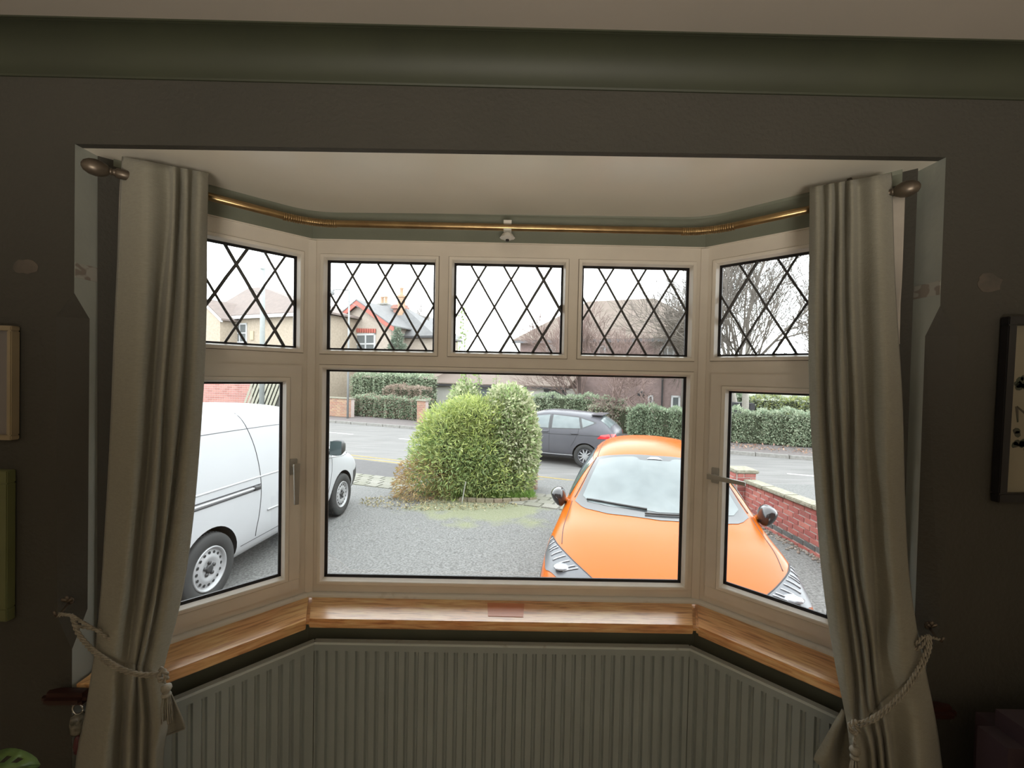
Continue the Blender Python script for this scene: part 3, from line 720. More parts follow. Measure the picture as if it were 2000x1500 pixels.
for nm, sg, py0, py1, rows in (('trim_10',-1,512,541,rowsL),('trim_11',1,548,575,rowsR)):
    za = onY(143 if sg<0 else 1842, py0, -DW).z; zb_ = onY(143 if sg<0 else 1842, py1, -DW).z
    xa, xb = rx_at(za, rows), rx_at(zb_, rows); d = -sg*.0012
    mb = MB(); mb.prism([(xa,-DW+.002,za),(xa,-.365,za),(xb,-.365,zb_),(xb,-DW+.002,zb_)], (d,0,0)); struct(mb.build(nm, M_border))
# ------------------------------------------------------------------ ornament hanging under the left sill end
H = empty('hanging_ornament'); tag(H, 'small hanging glass bead ornament with dark red drop under the left sill end', 'ornament')
b = onY(152,1392,hornY+.02); b.z = ZS-T-.001
mb = MB(); 
for k in range(1): 
    R_ = .013; pts = [b+Vector((math.cos(t)*R_, 0, -.014+math.sin(t)*R_)) for t in [i*2*math.pi/18 for i in range(19)]]; mb.tube(pts, .0022, 6)
mb.build('ring', M_chrome, H, smooth=True)
M_glassy = mat('clouded_glass', (.22,.21,.17), .15, scale=60, col2=(.06,.06,.045), spec=.8)
mb = MB(); mb.lathe([(.004,-.026),(.013,-.030),(.0155,-.04),(.0155,-.066),(.012,-.074),(.004,-.078)], Matrix.Translation(b), 12); mb.build('bead', M_glassy, H, smooth=True)
M_dred = mat('dark_red_glass', (.09,.02,.025), .3, scale=20)
mb = MB(); mb.lathe([(.002,-.078),(.007,-.086),(.010,-.104),(.008,-.122),(.003,-.130)], Matrix.Translation(b+Vector((.001,0,0))), 12); mb.build('drop', M_dred, H, smooth=True)
# ------------------------------------------------------------------ houseplant, of which one leaf tip shows at bottom left
M_leaf = mat('houseplant_leaf', (.13,.19,.045), .5, col2=(.05,.09,.025), scale=25)
HP = empty('potted_plant'); tag(HP, 'houseplant with a perforated green leaf at the bottom left corner', 'plant')
base = Vector((-1.13, -.80, 0))
mb = MB(); mb.lathe([(.09,0),(.125,.02),(.15,.24),(.16,.26),(.145,.26),(.13,.23),(.0,.23)], Matrix.Translation(base), 24, cap=False); mb.build('pot', mat('terracotta', (.32,.13,.07), .8), HP, smooth=True)
def big_leaf(tip, root, wid, nm='leaf'):
    tip, root = Vector(tip), Vector(root); d = tip-root; L_ = d.length; d = d.normalized(); sd = d.cross(Vector((0,-.75,.65))).normalized(); nn = sd.cross(d)
    mb = MB(); N = 12; prof = [math.sin(math.pi*min(1,(i/N)**.8))**.7*wid for i in range(N+1)]
    vs = []; 
    for i in range(N+1):
        for k in range(-3,4):
            q = root + d*(L_*i/N) + sd*(prof[i]*k/3) + nn*(-.010*abs(k)**1.2 + .02*math.sin(i/N*3))
            vs.append(q)
    fs = []
    for i in range(N):
        for k in range(6):
            if i in (4,7,9) and k in (1,4): continue   # holes between the veins
            fs.append((i*7+k, i*7+k+1, (i+1)*7+k+1, (i+1)*7+k))
    mb.add(vs, fs); o = mb.build(nm, M_leaf, HP, smooth=True); md = o.modifiers.new('thickness','SOLIDIFY'); md.thickness = .0015
t1 = onY(52,1496,-.72); r1 = onY(-60,1520,-.74)+Vector((-.02,0,.0))
big_leaf(t1, r1, .034); big_leaf(base+Vector((.03,-.2,.62)), base+Vector((0,-.02,.66)), .07); big_leaf(base+Vector((-.22,.05,.6)), base+Vector((-.03,0,.66)), .07)
for q in (r1, base+Vector((0,-.02,.66)), base+Vector((-.03,0,.66))):
    MB().tube([base+Vector((0,0,.22)), base.lerp(q,.5)+Vector((0,0,.15)), q], .005, 6).build('stem', M_leaf, HP, smooth=True)
# ------------------------------------------------------------------ dark armchair, a corner of it in the lower right
M_burg = mat('burgundy_velvet', (.022,.006,.012), .85, scale=12, sheen=.1)
AC = empty('armchair'); tag(AC, 'dark burgundy armchair at the lower right corner of the room', 'armchair')
p = onY(1950,1412,-.60); zt = p.z
def rbox(nm, x0,x1,y0,y1,z0,z1, r=.04, m=M_burg):
    return MB().box(x0,x1,y0,y1,z0,z1).build(nm, m, AC, bevel=r, angle=1.2)
x0 = p.x
rbox('backrest', x0, x0+.60, -.66, -.52, .30, zt); rbox('seat_cushion', x0+.10, x0+.50, -1.15, -.66, .28, .44)
for xx in (x0, x0+.50): rbox('armrest', xx, xx+.10, -1.2, -.66, .12, .60)
for xx in (x0+.03, x0+.53):
    for yy in (-1.16,-.58): MB().box(xx,xx+.04,yy,yy+.04,0,.30 if yy > -1 else .12).build('leg', M_darkwood, AC)
# ================================================================== OUTSIDE
ALB[0] = .65
GY = lambda Y: max(-.41-.05*Y, -.82)
def GV(x, y): return GY(y) - .09*min(max((6-y)/3.6,0),1)*min(max((-1-x)/1.5,0),1)   # height of the drive at distance Y
ROADZ, FARZ = -.84, -.70
RD = Vector((.925, -.38, 0)); RN = Vector((.38, .925, 0))
def road(t, n, z=ROADZ): v = RD*t + RN*n; return Vector((v.x, v.y, z))
# ------------------------------------------------------------------ cars
def evaluated(o):
    dg = bpy.context.evaluated_depsgraph_get(); dg.update()
    return bpy.data.meshes.new_from_object(o.evaluated_get(dg))
def hull(name, stations, paint, dark, wheels, arch_r, width, parent, sub=2, arch_y=.5):
    """stations: (x, zb, w0, (w1,z1), (w2,z2), (w3,z3), (w4,z4), (w5,z5), zt)"""
    vs, fs = [], []; NR = 0
    for x, zb, w0, p1, p2, p3, p4, p5, zt in stations:
        half = [(w0*.5, zb), (w0, zb), p1, p2, p3, p4, p5, (p5[0]*.5, p5[1]+(zt-p5[1])*.8)]
        ringp = [(0, zb)] + half + [(0, zt)] + [(-a, b) for a, b in half[::-1]]
        NR = len(ringp); vs += [(x, a, b) for a, b in ringp]
    n = len(stations)
    fs = [(i*NR+k, i*NR+(k+1)%NR, (i+1)*NR+(k+1)%NR, (i+1)*NR+k) for i in range(n-1) for k in range(NR)]
    for i, rev in ((0, False), (n-1, True)):          # caps as quads between left and right
        b = i*NR; m_ = NR//2
        for k in range(m_):
            q = (b+k, b+k+1, b+(NR-k-1)%NR, b+(NR-k)%NR)
            q = tuple(dict.fromkeys(q))
            if len(q) > 2: fs.append(q)
    o = MB().add(vs, fs).build(name, [paint, dark], parent)
    me = o.data
    md = o.modifiers.new('s', 'SUBSURF'); md.levels = sub; md.render_levels = sub; md.subdivision_type = 'CATMULL_CLARK'
    me2 = evaluated(o); o.modifiers.clear(); o.data = me2
    bm = bmesh.new(); bm.from_mesh(me2); bmesh.ops.triangulate(bm, faces=bm.faces); solid = BVHTree.FromBMesh(bm); bm.free()
    cut = []
    for wx in wheels:
        for s in (-1, 1):
            c = MB().lathe([(arch_r, 0), (arch_r, .34)], frameM((wx[0], s*(width/2+.06) if s > 0 else -width/2-.06, wx[1]), (1,0,0), (0,0,1), (0,-s,0)), 40).build('cutter', dark)
            c.parent = parent; cut.append(c)
    bpy.context.view_layer.update()
    for c in cut:
        b = o.modifiers.new('b', 'BOOLEAN'); b.object = c; b.operation = 'DIFFERENCE'; b.solver = 'EXACT'
    bpy.context.view_layer.update()
    me3 = evaluated(o); o.modifiers.clear(); o.data = me3
    for c in cut: bpy.data.objects.remove(c)
    me3.materials.clear(); me3.materials.append(paint); me3.materials.append(dark)
    for p in me3.polygons:
        c = p.center; m_ = 0
        for wx in wheels:
            if abs(math.hypot(c.x-wx[0], c.z-wx[1])-arch_r) < .02 and abs(c.y) < width/2-.005 and abs(p.normal.y) < .5: m_ = 1
            if math.hypot(c.x-wx[0], c.z-wx[1]) < arch_r-.004 and abs(c.y) > .3 and abs(c.y) < width/2-.12: m_ = 1
        p.material_index = m_; p.use_smooth = True
    me3.set_sharp_from_angle(angle=.7); o.data.name = name
    return o, solid
def resample(P, n):
    P = [Vector(p) for p in P]; L = [0]
    for a, b in zip(P[:-1], P[1:]): L.append(L[-1]+(b-a).length)
    outp = []; j = 0
    for i in range(n+1):
        s = L[-1]*i/n
        while j < len(L)-2 and L[j+1] < s: j += 1
        outp.append(P[j].lerp(P[j+1], (s-L[j])/max(L[j+1]-L[j], 1e-9)))
    return outp
class Proj:
    def __init__(s, bvh, axis): s.b = bvh; s.axis = axis
    def __call__(s, p, off=.004):
        """p: (u,v). axis 'top': (x,y); 'L'/'R': side view (x,z) from +y / -y; 'front': (y,z); 'rear': (y,z)"""
        u, v = p[0], p[1]
        if s.axis == 'top': o, d = Vector((u, v, 5)), Vector((0,0,-1))
        elif s.axis == 'L': o, d = Vector((u, 5, v)), Vector((0,-1,0))
        elif s.axis == 'R': o, d = Vector((u, -5, v)), Vector((0,1,0))
        elif s.axis == 'front': o, d = Vector((-5, u, v)), Vector((1,0,0))
        else: o, d = Vector((9, u, v)), Vector((-1,0,0))
        h = s.b.ray_cast(o, d)
        if h[0] is None:
            h = s.b.find_nearest(o + d*4.2)
            return h[0] + h[1]*off
        n_ = h[1]
        if n_.dot(d) > 0: n_ = -n_
        return h[0] + n_*off
def patch_on(P, A_, B_, n, m_, name, mt, parent, off=.004, thick=.0):
    A2, B2 = resample([(*a,0) for a in A_], n), resample([(*b,0) for b in B_], n)
    vs = []
    for j in range(m_+1):
        for i in range(n+1): vs.append(P(A2[i].lerp(B2[j*0+i], j/m_), off))
    fs = [(j*(n+1)+i, j*(n+1)+i+1, (j+1)*(n+1)+i+1, (j+1)*(n+1)+i) for j in range(m_) for i in range(n)]
    return MB().add(vs, fs).build(name, mt, parent, smooth=True)
def seam_on(P, pts, name, mt, parent, r=.004, off=.0, n=30, flat=1.0, closed=False):
    Q = resample([(*a,0) for a in catmull(pts, 5).tolist()] if len(pts) > 2 else [(*a,0) for a in pts], n)
    return MB().tube([P(q, off) for q in Q], r, 6, flat=flat).build(name, mt, parent, smooth=True)
M_tyre = mat('tyre_rubber', (.035,.036,.036), .8, scale=60, bump=.2)
M_archdark = mat('wheel_arch_black', (.02,.02,.021), .8)
M_trimblk = mat('black_plastic_trim', (.045,.046,.048), .5, scale=40)
M_mirror = mat('gloss_black_mirror_shell', (.02,.02,.022), .15, coat=.3)
M_seam = mat('panel_gap', (.045,.045,.05), .8)
M_wheelsteel = mat('painted_steel_wheel', (.50,.51,.52), .4, metal=.2, scale=30)
M_carglass = mat('car_glass', (.17,.205,.21), .08, col2=(.13,.16,.165), scale=5, spec=.6)
M_cardark = mat('tinted_car_glass', (.10,.14,.145), .08, spec=.7, scale=4, col2=(.07,.10,.105))
M_frit = mat('black_glass_border', (.07,.075,.08), .15, spec=.5)
M_lens = mat('headlamp_lens', (.48,.50,.53), .08, spec=1, scale=40, col2=(.3,.31,.34), coat=.5)
M_lensdark = mat('headlamp_inner_grey', (.12,.125,.14), .3, spec=.35)
M_red = mat('red_tail_lamp', (.65,.02,.03), .2, coat=.5)
M_plate = mat('number_plate_white', (.7,.7,.7), .5)
def wheel(parent, x, y, z, r, side, style, rim=None):
    """axis along y, side=+1 faces +y"""
    w_ = empty('wheel'); w_.parent = parent; w_.location = (x, y, z); w_.rotation_euler = (0, 0, 0)
    M_ = frameM((0,0,0), Vector((1,0,0)), Vector((0,0,1))*1, Vector((0,side,0)))
    rr = r*.63
    mb = MB(); mb.lathe([(rr*.98,-.19),(r*.93,-.195),(r,-.17),(r,-.03),(r*.985,-.012),(r*.93,0),(r*.80,.004),(rr*1.04,-.002),(rr,-.012),(rr,-.19)], M_, 40); mb.build('tyre', M_tyre, w_, smooth=True)
    mb = MB()
    for k in range(56):     # tread blocks
        th = k*2*math.pi/56; 
        for a_, b_ in ((-.165,-.105),(-.10,-.04)):
            c_ = M_ @ Vector((math.cos(th)*(r+.001), math.sin(th)*(r+.001), (a_+b_)/2)); 
            Mt = frameM(c_, (M_.to_3x3() @ Vector((-math.sin(th), math.cos(th), 0))), (M_.to_3x3() @ Vector((0,0,1))), (M_.to_3x3() @ Vector((math.cos(th), math.sin(th), 0))))
            mb.box(-.011,.011,-.027,.027,-.004,.004, Mt)
    o = mb.build('tread', M_tyre, w_); o['kind'] = 'stuff'
    if style == 'steel':
        mb = MB(); mb.lathe([(rr,-.012),(rr*.985,.0),(rr*.93,.0),(rr*.90,-.02),(rr*.86,-.030),(rr*.80,-.028),(rr*.60,-.010),(rr*.50,-.006),(rr*.40,-.016),(rr*.30,-.022),(.0,-.022)], M_, 48, cap=False); mb.build('rim', M_wheelsteel, w_, smooth=True)
        for k in range(16):
            th = k*2*math.pi/16; c_ = Vector((math.cos(th)*rr*.72, math.sin(th)*rr*.72, -.0185))
            MB().lathe([(rr*.066,0),(rr*.07,.003),(rr*.05,.0032)], M_ @ Matrix.Translation(c_), 12).build('ventilation_hole', M_archdark, w_)
        mb = MB(); mb.lathe([(rr*.20,-.02),(rr*.20,-.008),(rr*.12,-.004),(.0,-.004)], M_, 16, cap=False)
        for k in range(5):
            th = k*2*math.pi/5+.3; mb.lathe([(.018,-.022),(.016,-.006),(.0,-.004)], M_ @ Matrix.Translation((math.cos(th)*rr*.28, math.sin(th)*rr*.28, 0)), 8, cap=False)
        mb.build('hub_cap', M_trimblk, w_, smooth=True)
    else:
        mb = MB(); mb.lathe([(rr,-.012),(rr*.985,.0),(rr*.92,-.004),(rr*.90,-.06),(rr*.3,-.07),(.0,-.07)], M_, 40, cap=False); mb.build('rim', M_lensdark, w_, smooth=True)
        mb = MB()
        for k in range(10):
            th = k*2*math.pi/10; d = Vector((math.cos(th), math.sin(th), 0)); e_ = Vector((-math.sin(th), math.cos(th), 0))
            q = [d*.05-e_*.02, d*.05+e_*.02, d*rr*.93+e_*.012, d*rr*.93-e_*.012]
            mb.prism([M_ @ (p+Vector((0,0,-.012))) for p in q], M_.to_3x3() @ Vector((0,0,-.02)))
        mb.lathe([(.06,-.03),(.055,-.006),(.0,-.004)], M_, 16, cap=False)
        mb.build('spokes', rim or M_wheelsteel, w_, smooth=False)
    return w_
def place_car(e, X, Y, th, z, slope=0):
    """local x runs from nose to tail; th: heading of that axis from world +Y towards +X"""
    e.location = (X, Y, z)
    ax = Vector((math.sin(th), math.cos(th), slope)).normalized(); ay = Vector((0,0,1)).cross(ax).normalized(); az = ax.cross(ay)
    e.rotation_euler = Matrix((ax, ay, az)).transposed().to_euler()
def paint(name, col, col2, rough=.22): return mat(name, col, rough, col2=col2, scale=3, coat=.0, spec=.12)
# ---- orange hatchback on the drive
M_orange = paint('orange_car_paint', (.58,.125,.010), (.565,.12,.010))
OCAR = empty('hatchback_car'); tag(OCAR, 'bright orange hatchback parked nose-in on the drive, closest car to the window', 'car')
SO = [(-.02,.34,.30,(.42,.38),(.50,.46),(.50,.58),(.46,.62),(.36,.645),.66),
      (.06,.24,.50,(.66,.33),(.73,.45),(.72,.62),(.66,.68),(.50,.71),.73),
      (.28,.19,.66,(.80,.31),(.86,.46),(.84,.66),(.76,.735),(.56,.775),.80),
      (.60,.18,.72,(.87,.30),(.905,.52),(.885,.72),(.79,.80),(.57,.855),.875),
      (.90,.18,.74,(.89,.30),(.915,.56),(.90,.78),(.81,.87),(.60,.91),.935),
      (1.20,.18,.76,(.89,.30),(.908,.56),(.895,.80),(.82,.885),(.66,.93),.965),
      (1.45,.18,.76,(.885,.3),(.905,.56),(.888,.84),(.80,.93),(.69,.99),1.08),
      (1.75,.18,.76,(.885,.3),(.905,.56),(.885,.90),(.76,1.08),(.63,1.19),1.27),
      (2.05,.18,.76,(.885,.3),(.905,.56),(.885,.92),(.735,1.18),(.585,1.33),1.41),
      (2.40,.18,.76,(.885,.3),(.905,.56),(.885,.93),(.72,1.23),(.565,1.42),1.485),
      (2.90,.18,.76,(.885,.3),(.905,.56),(.885,.94),(.71,1.24),(.56,1.435),1.50),
      (3.40,.18,.76,(.89,.3),(.912,.58),(.892,.96),(.70,1.22),(.545,1.41),1.475),
      (3.80,.18,.74,(.89,.3),(.915,.60),(.89,.98),(.69,1.18),(.53,1.35),1.43),
      (4.08,.20,.70,(.85,.33),(.88,.62),(.86,.98),(.70,1.10),(.54,1.22),1.30),
      (4.22,.26,.60,(.78,.38),(.82,.62),(.80,.92),(.72,.99),(.56,1.03),1.05),
      (4.29,.36,.45,(.60,.45),(.66,.62),(.66,.84),(.58,.89),(.45,.92),.94)]
body, bv = hull('body', SO, M_orange, M_archdark, [(.85,.33),(3.55,.33)], .375, 1.83, OCAR)
T_, L_, R_, Fp = Proj(bv,'top'), Proj(bv,'L'), Proj(bv,'R'), Proj(bv,'front')
WB = [(1.43,-.735),(1.27,-.64),(1.15,-.42),(1.09,0),(1.15,.42),(1.27,.64),(1.43,.735)]
WT_ = [(2.07,-.575),(2.02,-.40),(1.99,0),(2.02,.40),(2.07,.575)]
o = patch_on(T_, WB, WT_, 24, 12, 'windscreen_border', M_frit, OCAR, .004)
WB2 = [(1.475,-.665),(1.36,-.60),(1.27,-.40),(1.22,0),(1.27,.40),(1.36,.60),(1.475,.665)]
WT2 = [(1.99,-.545),(1.975,-.5),(1.955,-.18),(1.90,-.14),(1.89,.14),(1.955,.18),(1.975,.5),(1.99,.545)]
patch_on(T_, WB2, WT2, 24, 12, 'windscreen', M_carglass, OCAR, .007)
patch_on(T_, [(1.915,-.075),(1.915,.075)], [(1.955,-.035),(1.955,.035)], 2, 2, 'camera_window', M_lens, OCAR, .009)
for sg in (-1,1):
    P = L_ if sg > 0 else R_
    patch_on(P, [(1.62,.965),(3.55,1.02)], [(2.02,1.27),(2.6,1.35),(3.3,1.31)], 20, 6, 'side_window', M_cardark, OCAR, .004)
    seam_on(T_, [(1.46,sg*.765),(1.20,sg*.775),(.9,sg*.77),(.66,sg*.745)], 'bonnet_gap', M_seam, OCAR, .0035)
    seam_on(T_, [(1.50,sg*.745),(1.8,sg*.655),(2.08,sg*.585)], 'screen_seal', M_seam, OCAR, .006)
    seam_on(T_, [(2.08,sg*.575),(2.6,sg*.545),(3.2,sg*.53),(3.8,sg*.51)], 'roof_channel', M_seam, OCAR, .004)
    seam_on(P, [(1.42,.80),(1.36,.6),(1.30,.35)], 'door_gap', M_seam, OCAR, .0035)
    # headlamp wrapped over the corner of the wing
    A_ = [(.86,sg*.850),(.66,sg*.775),(.42,sg*.63),(.22,sg*.47)]; B_ = [(.86,sg*.857),(.66,sg*.868),(.42,sg*.825),(.18,sg*.66)]
    patch_on(T_, A_, B_, 16, 6, 'headlamp', M_lensdark, OCAR, .006)
    for k in range(9):
        f0 = .12 + k*.09; a_ = resample([(*q,0) for q in A_], 20)[int(f0*20)]; b_ = resample([(*q,0) for q in B_], 20)[int(f0*20)]
        seam_on(T_, [tuple(a_.lerp(b_,.12))[:2], tuple(a_.lerp(b_,.68))[:2]], 'light_strip', M_lens, OCAR, .008, .008, n=6, flat=.6)
    q = T_((.36, sg*.70), .012); MB().lathe([(.055,-.01),(.06,.0),(.045,.008),(.02,.012),(0,.012)], Matrix.Translation(q), 18, cap=False).build('lamp_lens', M_lens, OCAR, smooth=True)
    seam_on(T_, [(.86,sg*.850),(.66,sg*.775),(.42,sg*.63),(.22,sg*.47)], 'lamp_edge', M_seam, OCAR, .006, .003)
    # door mirror
    m_ = empty('door_mirror'); m_.parent = OCAR
    c_ = Vector((1.54, sg*.900, .985))
    mb = MB(); vs = []
    for i, (t, s_) in enumerate(((-.11,.35),(-.09,.75),(-.03,1),(.04,.98),(.075,.9))):
        for k in range(10):
            th = k*2*math.pi/10; vs.append(c_ + Vector((t, sg*(math.cos(th)*.078*s_ + .01*s_), math.sin(th)*(.085 if math.sin(th) > 0 else .10)*s_*(1-.35*math.cos(th)) + .02*math.cos(th))))
    fs = [(i*10+k, i*10+(k+1)%10, (i+1)*10+(k+1)%10, (i+1)*10+k) for i in range(4) for k in range(10)] + [tuple(range(10)), tuple(range(40,50))]
    mo = mb.add(vs, fs).build('mirror_housing', M_mirror, m_, smooth=True); md = mo.modifiers.new('s','SUBSURF'); md.levels = 1; md.render_levels = 1
    MB().tube([c_+Vector((-.02,-sg*.08,-.05)), c_+Vector((.0,-sg*.14,-.09)), (1.60, sg*.86, .93)], [.03,.025,.035], 8).build('mirror_arm', M_orange, m_, smooth=True)
seam_on(T_, [(.20,-.44),(.10,-.2),(.07,0),(.10,.2),(.20,.44)], 'bonnet_front_gap', M_seam, OCAR, .004)
# bonnet creases and wipers
for sg in (-1,1):
    seam_on(T_, [(1.25,sg*.50),(.95,sg*.44),(.60,sg*.36),(.40,sg*.30)], 'bonnet_crease', M_orange, OCAR, .010, -.006, flat=.6)
for a_, b_ in (((1.24,-.30),(1.17,.12)),((1.24,.10),(1.40,.62))):
    seam_on(T_, [a_, ((a_[0]+b_[0])/2-.02,(a_[1]+b_[1])/2), b_], 'wiper', M_trimblk, OCAR, .009, .016)
MB().box(-.03,.03,-.22,.22,.28,.36).build('front_grille', M_trimblk, OCAR); MB().box(-.045,-.03,-.25,.25,.40,.51).build('number_plate', M_plate, OCAR)
for x in (.85, 3.55):
    for sg in (-1, 1): wheel(OCAR, x, sg*.905, .33, .33, sg, 'alloy')
place_car(OCAR, .968, .802, .267, GY(.9)-.030, -.05)
# ---- white van
M_vanw = paint('white_van_paint', (.54,.555,.57), (.53,.545,.56), .3)
VAN = empty('panel_van'); tag(VAN, 'white panel van parked on the drive at the left, sliding door rail showing', 'van')
K = 1.0
SV = [(-.02,.34,.30,(.46,.40),(.56,.48),(.56,.62),(.50,.68),(.38,.72),.74),
      (.08,.24,.52,(.70,.34),(.78,.50),(.77,.72),(.68,.80),(.50,.86),.88),
      (.32,.20,.66,(.83,.32),(.875,.50),(.855,.80),(.76,.90),(.56,.96),.98),
      (.70,.19,.72,(.86,.30),(.893,.52),(.875,.90),(.79,1.00),(.58,1.05),1.07),
      (1.02,.19,.74,(.86,.30),(.893,.55),(.878,.96),(.81,1.06),(.66,1.12),1.15),
      (1.25,.19,.74,(.86,.30),(.893,.56),(.878,1.00),(.79,1.20),(.66,1.31),1.36),
      (1.55,.19,.74,(.86,.30),(.893,.56),(.878,1.02),(.765,1.42),(.65,1.60),1.66),
      (1.85,.19,.74,(.86,.30),(.893,.56),(.878,1.03),(.755,1.55),(.66,1.74),1.79),
      (2.3,.19,.74,(.86,.30),(.893,.56),(.880,1.04),(.76,1.60),(.67,1.78),1.825),
      (3.0,.19,.74,(.86,.30),(.893,.56),(.880,1.04),(.765,1.60),(.68,1.79),1.83),
      (3.9,.19,.74,(.86,.30),(.893,.56),(.880,1.04),(.765,1.60),(.68,1.78),1.82),
      (4.35,.22,.72,(.85,.34),(.88,.56),(.870,1.04),(.76,1.60),(.67,1.75),1.80),
      (4.52,.30,.66,(.80,.40),(.83,.56),(.82,1.04),(.73,1.56),(.62,1.70),1.74)]
body, bv = hull('body', SV, M_vanw, M_archdark, [(.85,.33),(3.58,.33)], .375, 1.79, VAN)
T_, L_, R_ = Proj(bv,'top'), Proj(bv,'L'), Proj(bv,'R')
patch_on(T_, [(1.02,-.76),(.95,0),(1.02,.76)], [(1.80,-.60),(1.74,0),(1.80,.60)], 16, 10, 'windscreen', M_carglass, VAN, .005)
for sg in (-1,1):
    P = L_ if sg > 0 else R_
    patch_on(P, [(1.18,1.06),(2.12,1.06)], [(1.55,1.50),(2.10,1.60)], 10, 6, 'side_window', M_cardark, VAN, .004)
    seam_on(P, [(2.17,1.72),(2.17,1.2),(2.17,.8),(2.15,.35)], 'door_gap', M_seam, VAN, .005)
    seam_on(P, [(1.20,1.06),(1.22,.8),(1.30,.5),(1.32,.35)], 'door_gap', M_seam, VAN, .004)
    # sliding-door rear edge, bowed
    seam_on(P, [(3.02,1.74),(2.96,1.60),(2.89,1.35),(2.86,1.05),(2.865,.86),(2.90,.62),(2.93,.48),(2.925,.40)], 'door_gap', M_seam, VAN, .005)
    seam_on(P, [(1.30,1.50),(2.2,1.56),(3.2,1.57),(4.35,1.56)], 'roof_crease', M_seam, VAN, .004, -.001)
    seam_on(P, [(.75,.93),(1.6,1.00),(2.8,1.035),(4.4,1.05)], 'waist_crease', M_vanw, VAN, .012, -.004)
    o = seam_on(P, [(2.89,.93),(3.95,.95)], 'sliding_door_rail', M_wheelsteel, VAN, .020, .001, flat=.7)
    seam_on(P, [(2.87,.955),(4.02,.975)], 'rail_edge', M_seam, VAN, .006, .003); seam_on(P, [(2.87,.905),(4.02,.925)], 'rail_edge', M_seam, VAN, .006, .003)
    for a_ in (2.90, 3.96): seam_on(P, [(a_,.925),(a_+.09,.935)], 'rail_end', M_trimblk, VAN, .028, .003, n=4)
    seam_on(P, [(1.45,.60),(2.10,.62)], 'rubbing_strip', M_wheelsteel, VAN, .016, .002, flat=.7); seam_on(P, [(2.24,.625),(2.76,.64)], 'rubbing_strip', M_wheelsteel, VAN, .016, .002, flat=.7)
    seam_on(P, [(1.27,.36),(2.0,.37),(3.15,.37)], 'sill_crease', M_seam, VAN, .004, -.001)
    seam_on(P, [(.55,.93),(.62,.945),(.70,.93)], 'side_indicator', M_lens, VAN, .012, .003, n=6)
    pts = [(.85+math.cos(t)*.385, .33+math.sin(t)*.385) for t in [math.pi*(-.02+1.04*i/14) for i in range(15)]]
    pts = [(x_, z_) for x_, z_ in pts]
    patch_on(P, [(-.0+.02,.42),(.10,.36),(.40,.34)], [(.02,.66),(.15,.66),(.44,.62)], 8, 4, 'bumper_corner', M_trimblk, VAN, .006)
    m_ = empty('door_mirror'); m_.parent = VAN; c_ = Vector((1.33, sg*1.02, 1.14))
    mb = MB(); vs = []
    for i, (t, s_) in enumerate(((-.10,.45),(-.07,.85),(-.01,1),(.05,1),(.08,.95))):
        for k in range(12):
            th = k*2*math.pi/12; cx_, cz_ = math.cos(th), math.sin(th)
            f_ = 1/max(abs(cx_),abs(cz_))**.6
            vs.append(c_ + Vector((t, sg*cx_*.095*s_*f_, cz_*.115*s_*f_)))
    fs = [(i*12+k, i*12+(k+1)%12, (i+1)*12+(k+1)%12, (i+1)*12+k) for i in range(4) for k in range(12)] + [tuple(range(12)), tuple(range(48,60))]
    mb.add(vs, fs).build('mirror_housing', M_trimblk, m_, smooth=True)
    mb = MB(); mb.box(c_.x+.078, c_.x+.084, c_.y-.085, c_.y+.085, c_.z-.10, c_.z+.10); mb.build('mirror_glass', M_cardark, m_)
    MB().tube([c_+Vector((0,-sg*.05,-.06)), (1.30, sg*.85, 1.05)], .03, 8).build('mirror_arm', M_trimblk, m_)
for x in (.85, 3.58):
    for sg in (-1, 1): wheel(VAN, x, sg*.885, .325, .325, sg, 'steel')
place_car(VAN, -3.44, 6.02, math.pi+.055, GY(6.02)+.01, .025)
# ---- grey hatchback in the road
M_grey = paint('grey_car_paint', (.13,.13,.145), (.12,.12,.135), .2)
GCAR = empty('hatchback_car.001'); tag(GCAR, 'dark grey hatchback seen side-on in the road behind the green bush', 'car')
SG_ = [(-.02,.34,.30,(.42,.38),(.50,.46),(.50,.58),(.46,.64),(.36,.67),.69),
      (.10,.24,.52,(.68,.33),(.76,.45),(.74,.66),(.66,.74),(.50,.77),.79),
      (.40,.20,.66,(.80,.31),(.85,.48),(.83,.76),(.74,.84),(.56,.88),.90),
      (.85,.19,.70,(.83,.30),(.862,.54),(.845,.85),(.75,.93),(.56,.98),1.0),
      (1.15,.19,.72,(.83,.30),(.862,.54),(.845,.90),(.76,1.01),(.62,1.08),1.12),
      (1.45,.19,.72,(.83,.30),(.862,.54),(.845,.93),(.715,1.14),(.58,1.25),1.31),
      (1.80,.19,.72,(.83,.30),(.862,.54),(.845,.95),(.68,1.24),(.54,1.38),1.43),
      (2.15,.19,.72,(.83,.30),(.862,.56),(.845,.96),(.67,1.27),(.53,1.42),1.475),
      (2.7,.19,.72,(.84,.30),(.865,.56),(.85,.98),(.665,1.26),(.52,1.40),1.465),
      (3.2,.19,.72,(.84,.30),(.868,.58),(.85,1.00),(.655,1.23),(.51,1.36),1.43),
      (3.55,.20,.72,(.84,.32),(.868,.60),(.845,1.01),(.65,1.18),(.50,1.31),1.39),
      (3.80,.22,.68,(.82,.34),(.85,.62),(.82,.99),(.67,1.08),(.52,1.16),1.24),
      (3.98,.28,.60,(.74,.40),(.79,.60),(.77,.90),(.68,.97),(.54,1.00),1.03),
      (4.05,.38,.45,(.58,.45),(.64,.60),(.62,.80),(.55,.84),(.42,.86),.88)]
body, bv = hull('body', SG_, M_grey, M_archdark, [(.80,.31),(3.29,.31)], .35, 1.73, GCAR)
T_, L_, R_, B_r = Proj(bv,'top'), Proj(bv,'L'), Proj(bv,'R'), Proj(bv,'rear')
